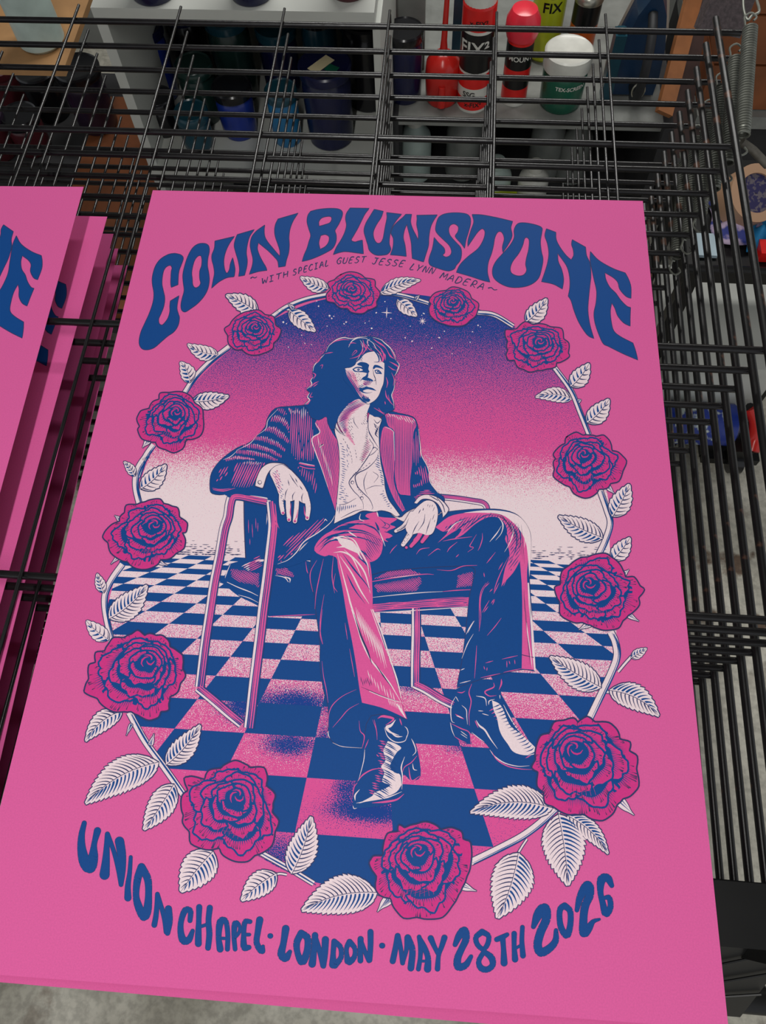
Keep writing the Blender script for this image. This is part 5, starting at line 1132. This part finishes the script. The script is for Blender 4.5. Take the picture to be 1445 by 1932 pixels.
def text_on_can(txt, r, z, size, m, parent, ang0=-pi/2, squash=1.0):
    """letters wrapped round the can"""
    cu = bpy.data.curves.new('lettering', 'FONT'); cu.body = txt; cu.size = size; cu.extrude = 0.0; cu.offset = size*0.02; cu.align_x = 'CENTER'
    ob = bpy.data.objects.new('lettering', cu); COL.objects.link(ob)
    dg = bpy.context.evaluated_depsgraph_get(); me = bpy.data.meshes.new_from_object(ob.evaluated_get(dg)); bpy.data.objects.remove(ob)
    bm = bmesh.new(); bm.from_mesh(me); bmesh.ops.triangulate(bm, faces=bm.faces)
    for v in bm.verts:
        a = ang0 + v.co.x/r; y = v.co.y; v.co = Vector(((r+.0006)*cos(a), (r+.0006)*sin(a), z + y*squash))
    bm.to_mesh(me); bm.free(); me.materials.clear(); me.materials.append(m)
    o = bpy.data.objects.new('lettering', me); COL.objects.link(o); o.parent = parent; return o
M_CANRED = plastic('red_can_paint', srgb(214, 30, 28), .3); M_CANBLK = plastic('black_can_paint', srgb(18, 18, 20), .3)
def can(px, py, r, bands, label, top=None, z=ZS, name='aerosol_can', cat='aerosol can'):
    p = atz(px, py, z); root = empty(name, (p.x, p.y + r*.9, z)); tag(root, label, cat)
    mats_ = []; mb = MB(); zz = 0
    for h, m in bands:
        if m not in mats_: mats_.append(m)
        mb.m = mats_.index(m); mb.lathe([(r, zz), (r, zz+h)], n=32, cap=False); zz += h
    mb.lathe([(r, zz), (r*.92, zz+.008), (r*.6, zz+.016), (r*.55, zz+.02), (.001, zz+.02)], n=32, cap=False)
    mb.build('can_body', mats_, root, True)
    return root, zz
c1, h1 = can(890, 212, .0325, [(.006, M_WPL), (.026, M_CANRED), (.022, M_WPL), (.030, M_CANRED), (.005, M_WPL), (.078, M_CANBLK), (.006, M_WPL), (.040, M_CANRED)], 'tall red, black and white banded can on the grey shelf')
mb = MB(); mb.lathe([(.031, h1), (.031, h1+.05), (.028, h1+.055), (.001, h1+.055)], n=28); mb.build('cap', M_WPL, c1, True)
text_on_can('FIX\u00b2', .0325, .128, .036, M_WPL, c1, -pi/2-.18); text_on_can('x-FIX\u00b2', .0325, .014, .014, M_CANBLK, c1); text_on_can('x-FIX\u00b2', .0325, .185, .014, M_CANBLK, c1); text_on_can('SSG', .0325, .036, .016, M_CANBLK, c1, -pi/2-.3)
c2, h2 = can(968, 200, .027, [(.008, M_WPL), (.030, M_CANRED), (.022, M_CANBLK), (.020, M_CANRED), (.050, M_CANBLK), (.02, M_CANRED)], 'black and red can with a pinkish red cap beside the tall banded can')
mb = MB(); mb.lathe([(.030, h2-.012), (.034, h2+.004), (.033, h2+.022), (.024, h2+.040), (.010, h2+.046), (.001, h2+.046)], n=28); mb.build('cap', M_CORAL, c2, True)
text_on_can('MOUNT', .027, .100, .014, M_WPL, c2, -pi/2+.1)
t = jar(1056, 218, ZS, .045, .085, M_GRN, M_WPL, 'dark green tub with a white screw lid on the grey shelf', 'paste_tub', 'tub', .9, .030)
text_on_can('TEX-SCREEN', .0452, .058, .011, M_WPL, t, -pi/2+.25)
bottle(1022, 120, ZS, .034, .21, M_LIME, M_LIME, 'lime green bottle behind the green tub', capr=.5)
lb = [o for o in bpy.data.objects if o.get('label', '').startswith('lime green')][0]
text_on_can('ECO', .0345, .14, .026, M_GRN, lb, -pi/2+.1); text_on_can('FIX', .0345, .112, .028, M_CANBLK, lb, -pi/2+.1)
c3, h3 = can(1088, 130, .028, [(.09, M_ORANGE), (.045, M_CANBLK)], 'black and orange can with a bare steel dome behind the green tub')
mb = MB(); mb.lathe([(.029, h3-.002), (.030, h3+.004), (.024, h3+.016), (.012, h3+.022), (.010, h3+.045), (.001, h3+.045)], n=28); mb.build('valve', M_STEEL, c3, True)
jar(762, 200, ZS, .036, .13, M_NAVY, M_INKY, 'black lidded jar at the left end of the grey shelf')
# red oiler
p = atz(832, 205, ZS); oc = empty('oil_can', (p.x, p.y+.03, ZS)); tag(oc, 'translucent red squeeze bottle with a long red spout', 'squeeze bottle')
mb = MB(); mb.lathe([(.030, 0), (.034, .006), (.036, .06), (.034, .085), (.020, .100), (.012, .106)], n=28); mb.build('bottle_body', M_RED, oc, True)
mb = MB(); mb.tube([(0, 0, .10), (0, 0.0, .13), (0.002, .01, .20), (.004, .03, .28)], [.009, .006, .005, .003], 12); mb.build('spout', M_RED, oc, True)
mb = MB(); mb.tube([(0, -.036, .055), (0, -.038, .012)], [.007, .009], 10); mb.build('side_rib', M_RED, oc, True)
# grey-white pack behind
for px, x1, hh, m, t, n in ((730, 800, .30, M_CLEAR, 'cloudy plastic sheet pack standing behind the black lidded jar', 'plastic_pack'), (850, 885, .32, M_TEAL, 'narrow teal box standing between the red squeeze bottle and the banded can', 'narrow_box'), (1132, 1152, .20, M_TEAL, 'slim dark teal box beside the dark blue iron', 'teal_box')):
    a, b = atz(px, 130 if px < 1000 else 190, ZS), atz(x1, 130 if px < 1000 else 190, ZS)
    mb = MB(); mb.box((a.x, a.y, ZS), (b.x, a.y+.03, ZS+hh*.7)); mb.box((a.x+.004, a.y+.004, ZS+hh*.7), (b.x-.004, a.y+.026, ZS+hh*.72)); tag(mb.build(n, m), t, 'box')
# iron-like tool: boat-shaped dark blue body with a pale rim
p0 = atz(1170, 205, ZS); ir = empty('upright_iron', (p0.x+.02, p0.y+.05, ZS)); tag(ir, 'dark blue clothes iron standing on its heel with a pale rim', 'iron')
def boat(sc, y0, y1):
    pts = [(-.055, 0), (-.057, .05), (-.050, .12), (-.032, .19), (0, .25), (.032, .19), (.050, .12), (.057, .05), (.055, 0)]
    v = [(x*sc, y0, zz*sc + (1-sc)*.1) for x, zz in pts] + [(x*sc*.92, y1, zz*sc*.97 + (1-sc)*.1) for x, zz in pts]; n = len(pts)
    return v, [tuple(range(n))] + [tuple(range(2*n-1, n-1, -1))] + [(i, (i+1) % n + 0, (i+1) % n + n, i+n) for i in range(n)]
mb = MB(); mb._add(*boat(1.0, .03, .042)); mb.build('sole_plate', mat('pale_grey_plate', srgb(180, 166, 152), .4, .1), ir)
mb = MB(); mb._add(*boat(.90, .03, -.02)); mb.build('iron_body', plastic('dark_petrol_plastic', srgb(18, 44, 72), .3), ir)
mb = MB(); mb.tube(catmull([(0, -.02, .03), (0, -.07, .04), (0, -.085, .10), (0, -.06, .16), (0, -.02, .18)], False, 4), .009, 12); mb.build('handle', mat('dull_black_handle', srgb(22, 24, 28), .6), ir, True)
mb = MB(); mb.tube([(.012*cos(w*pi/8), -.075+0*w, .06+.016*sin(w*pi/8)) for w in range(16)], .002, 6, closed=True); mb.build('ring', M_STEEL, ir, True)
# things under the grey shelf
zz = FLOOR_Z + .11
for px, py, r, h, m, c, t in ((1022, 345, .040, .16, M_CLEAR, M_WPL, 'cloudy bottle with white cap on the low board under the grey shelf'), (1075, 352, .036, .15, M_CLEAR, M_MAROON, 'cloudy bottle with dark red cap on the low board'), (870, 345, .042, .17, M_CLEAR, M_CLEAR, 'cloudy bottle left of the black wire under the grey shelf'),
                             (780, 350, .040, .15, M_MILK, M_WPL, 'milky bottle with white cap on the low board, leftmost'), (1000, 395, .036, .09, M_WPL, M_WPL, 'short white bottle in front on the low board'), (930, 390, .038, .09, M_MILK, M_MILK, 'short milky bottle in front, near the yellow label')):
    bottle(px, py, zz, r, h, m, c, t, capr=.42)
mb = MB(); a, b = atz(930, 372, zz+.05), atz(975, 372, zz+.05); mb.box((a.x, a.y, zz), (b.x, a.y+.04, zz+.05)); tag(mb.build('yellow_box', M_LIME), 'small yellow-green box on the low board', 'box')
# laths and boards right of the grey shelf
def lath(name, p0, p1, w, t, m, label, cat='lath'):
    d = (p1-p0); L = d.length; d.normalize(); s_ = d.cross(Vector((0, 1, 0))).normalized()*w/2; n_ = d.cross(s_).normalized()*t/2
    v = [p0-s_-n_, p0+s_-n_, p0+s_+n_, p0-s_+n_, p1-s_-n_, p1+s_-n_, p1+s_+n_, p1-s_+n_]
    mb = MB(); mb._add(v, [(3,2,1,0), (4,5,6,7), (0,1,5,4), (1,2,6,5), (2,3,7,6), (3,0,4,7)]); tag(mb.build(name, m), label, cat)
lath('wooden_lath', aty(1252, 215, 1.50), aty(1312, -20, 1.72), .034, .012, mat('reddish_lath', srgb(140, 88, 50), .6, noise=.15), 'light wooden lath leaning behind the right end of the shelves')
lath('beige_strip', aty(1215, 190, 1.62), aty(1246, -30, 1.80), .020, .010, mat('beige_strip', srgb(158, 128, 104), .6), 'narrow beige strip standing beside the dark blue iron', 'strip')
lath('brown_panel', aty(1275, 330, 1.56), aty(1335, -20, 1.80), .075, .012, mat('dark_brown_panel', srgb(66, 46, 42), .5, noise=.2), 'dark brown panel leaning right of the wooden lath', 'panel')
lath('grained_board', aty(1352, 62, 1.30), aty(1398, -60, 1.34), .066, .03, mat('grained_grey_board', srgb(76, 66, 68), .7, noise=.4, nscale=220, bump=.4), 'dark grey grained board above the right corner of the rack', 'board')
# timber drawers at right
yd = 1.62; d0 = aty(1335, 150, yd); d1 = aty(1560, 150, yd); zt = aty(1420, -80, yd).z; zb_ = aty(1420, 208, yd).z
dr = empty('drawer_cabinet', (d0.x, yd, zb_)); tag(dr, 'orange-brown timber drawer front at the upper right', 'drawer unit')
for k in range(3):
    a = zb_ + (zt-zb_)*k/3; mb = MB(); mb.box((0, 0, a-zb_+.002), (d1.x-d0.x, .4, zb_*0+(zt-zb_)*(k+1)/3-.003)); o = mb.build('drawer_front', M_BROWN, dr)
mb = MB(); mb.box((d0.x, yd-.02, zb_-.03), (d1.x, yd+.4, zb_-.001)); tag(mb.build('pale_ledge', M_GREY), 'pale grey ledge under the timber drawers', 'ledge')
mb = MB(); mb.box((d0.x, yd+.02, FLOOR_Z), (d1.x, yd+.42, zb_-.03)); tag(mb.build('dark_cabinet', M_DARK), 'dark cabinet below the pale grey ledge', 'cabinet')

# worktable with tape and cloths at the right
ZT = -0.45
ta, tb = atz(1290, 500, ZT), atz(1560, 560, ZT)
tr = empty('black_tray', (ta.x, ta.y, ZT)); tag(tr, 'black tray table holding tape and colourful cloths at right', 'tray table')
tf, tk = atz(1400, 512, ZT).y, atz(1400, 300, ZT).y
mb = MB(); mb.box((0, tf-ta.y, -.03), (tb.x-ta.x+.1, tk-ta.y, -.002)); mb.build('tray_board', M_BLACK, tr)
mb = MB(); mb.tube([(0, tf-ta.y, .004), (tb.x-ta.x+.1, tf-ta.y, .004)], .006, 8); mb.build('tray_rim', M_BLACK, tr, True)
for xx in (.02, tb.x-ta.x+.05):
    for yy in (tf-ta.y+.03, tk-ta.y-.03):
        mb = MB(); mb.box((xx, yy, FLOOR_Z-ZT), (xx+.025, yy+.025, -.03)); mb.build('leg', M_BLACK, tr)
p = atz(1412, 372, ZT+.05); tp = empty('tape_roll', p); tp.rotation_euler = (.5, .25, 0); tag(tp, 'roll of beige tape with purple patterned core on the black tray', 'tape roll')
mb = MB(); n = 40; mb.lathe([(.032, -.024), (.047, -.024), (.047, .024), (.032, .024), (.032, -.024)], n=n, cap=False); mb.build('tape', mat('beige_tape', srgb(170, 134, 106), .5), tp, True)
mb = MB(); mb.lathe([(.001, -.02), (.032, -.02), (.032, .020), (.001, .020)], n=n, cap=False); mb.build('core', mat('purple_print', srgb(34, 28, 74), .6, col2=srgb(92, 84, 92), nscale=120, thresh=(.5, .56)), tp, True)
def cloth(name, px0, py0, px1, py1, h, m, label, seed):
    r = random.Random(seed); a, b = atz(px0, py1, ZT), atz(px1, py0, ZT); nx, ny = 22, 16; v = []; f = []
    for j in range(ny+1):
        for i in range(nx+1):
            u, w = i/nx, j/ny; e = min(u, 1-u, w, 1-w)
            v.append((a.x+(b.x-a.x)*(u+.03*sin(9*w+seed)), a.y+(b.y-a.y)*(w+.03*sin(7*u+seed)), ZT + .004 + h*min(1, e*5)*(.55+.25*sin(11*u+5*w+seed)+.2*sin(17*w-6*u+2*seed))))
    for j in range(ny):
        for i in range(nx): k = j*(nx+1)+i; f.append((k, k+1, k+nx+2, k+nx+1))
    o = link_mesh(name, v, f, m, smooth=True); mo = o.modifiers.new('thick', 'SOLIDIFY'); mo.thickness = .003; tag(o, label, 'cloth')
cloth('printed_cloth', 1345, 388, 1440, 462, .035, mat('mauve_print', srgb(190, 170, 196), .7, col2=srgb(52, 62, 140), nscale=26, thresh=(.5, .56)), 'crumpled mauve and blue patterned cloth on the black tray', 2)
cloth('blue_cloth', 1408, 412, 1480, 476, .04, mat('blue_fabric', srgb(20, 122, 176), .7, noise=.2), 'bright blue cloth at the right picture edge', 5)
mb = MB(); a, b = atz(1428, 494, ZT), atz(1500, 470, ZT); mb.box((a.x, a.y, ZT), (b.x, b.y, ZT+.02)); tag(mb.build('red_packet', M_CANRED), 'small red packet at the right edge of the black tray', 'packet')
a, b = atz(1316, 486, ZT), atz(1335, 445, ZT)
mb = MB(); mb.box((a.x, a.y, ZT), (b.x+.01, b.y, ZT+.006)); tag(mb.build('pale_card', mat('pale_blue_card', srgb(170, 190, 200), .5)), 'pale blue card at the left end of the black tray', 'card')
# boxes and gear on the floor, right
zf = FLOOR_Z
a, b = atz(1262, 690, -.72), atz(1470, 690, -.72)
mb = MB(); mb.box((a.x, a.y, zf+.0), (b.x, a.y+.25, -.72)); mb.box((a.x-.004, a.y-.004, -.735), (b.x+.004, a.y+.254, -.715)); tag(mb.build('white_crate', M_WHITE), 'pale grey lidded crate under the black tray', 'crate')
p, q = atz(1240, 795, zf+.09), atz(1388, 800, zf+.09)
rl = empty('blue_gas_bottle', p); tag(rl, 'dark blue cylinder with white label lying on the floor behind the rods', 'cylinder')
mb = MB(); L = q.x-p.x; mb.tube([(0, 0, 0), (.01, 0, 0), (L-.01, 0, 0), (L, 0, 0)], [.03, .045, .045, .03], 24); mb.build('cylinder_body', M_BLUEP, rl, True)
mb = MB(); mb.tube([(L*.15, 0, 0), (L*.75, 0, 0)], .0455, 24, cap=False); 
mb.v = [v for v in mb.v]; mb.build('label_band', mat('label_print', srgb(180, 190, 186), .5, col2=srgb(24, 46, 128), nscale=40, thresh=(.42, .5)), rl, True)
for xx in (.03, L-.05):
    mb = MB(); mb.box((xx, -.03, zf-p.z+.0), (xx+.02, .03, -.040)); mb.build('cradle', M_BLACK, rl)
p = atz(1420, 800, zf+.12); hd = empty('grip_stand', (p.x, p.y, zf)); tag(hd, 'red grip handle on a black stand near the right edge', 'handle')
mb = MB(); mb.tube(catmull([(-.012, .02, .15), (.004, 0, .13), (.010, -.02, .10), (.006, -.045, .085)], False, 4), .015, 12); mb.build('grip', M_RED, hd, True)
mb = MB(); mb.tube([(-.012, .02, 0), (-.012, .02, .15)], .012, 10); mb.box((-.07, -.03, 0), (.05, .07, .02)); mb.build('stand', M_BLACK, hd, True)
p = atz(1378, 895, zf); cs = empty('caster', (p.x, p.y+.02, zf)); tag(cs, 'black caster wheel on the concrete beyond the rods', 'caster')
mb = MB(); mb.tube([(-.012, 0, .030), (.012, 0, .030)], .030, 20); mb.build('wheel', M_INKY, cs, True); mb = MB(); mb.box((-.018, -.012, .03), (.018, .02, .085)); mb.build('fork', M_BLACK, cs)
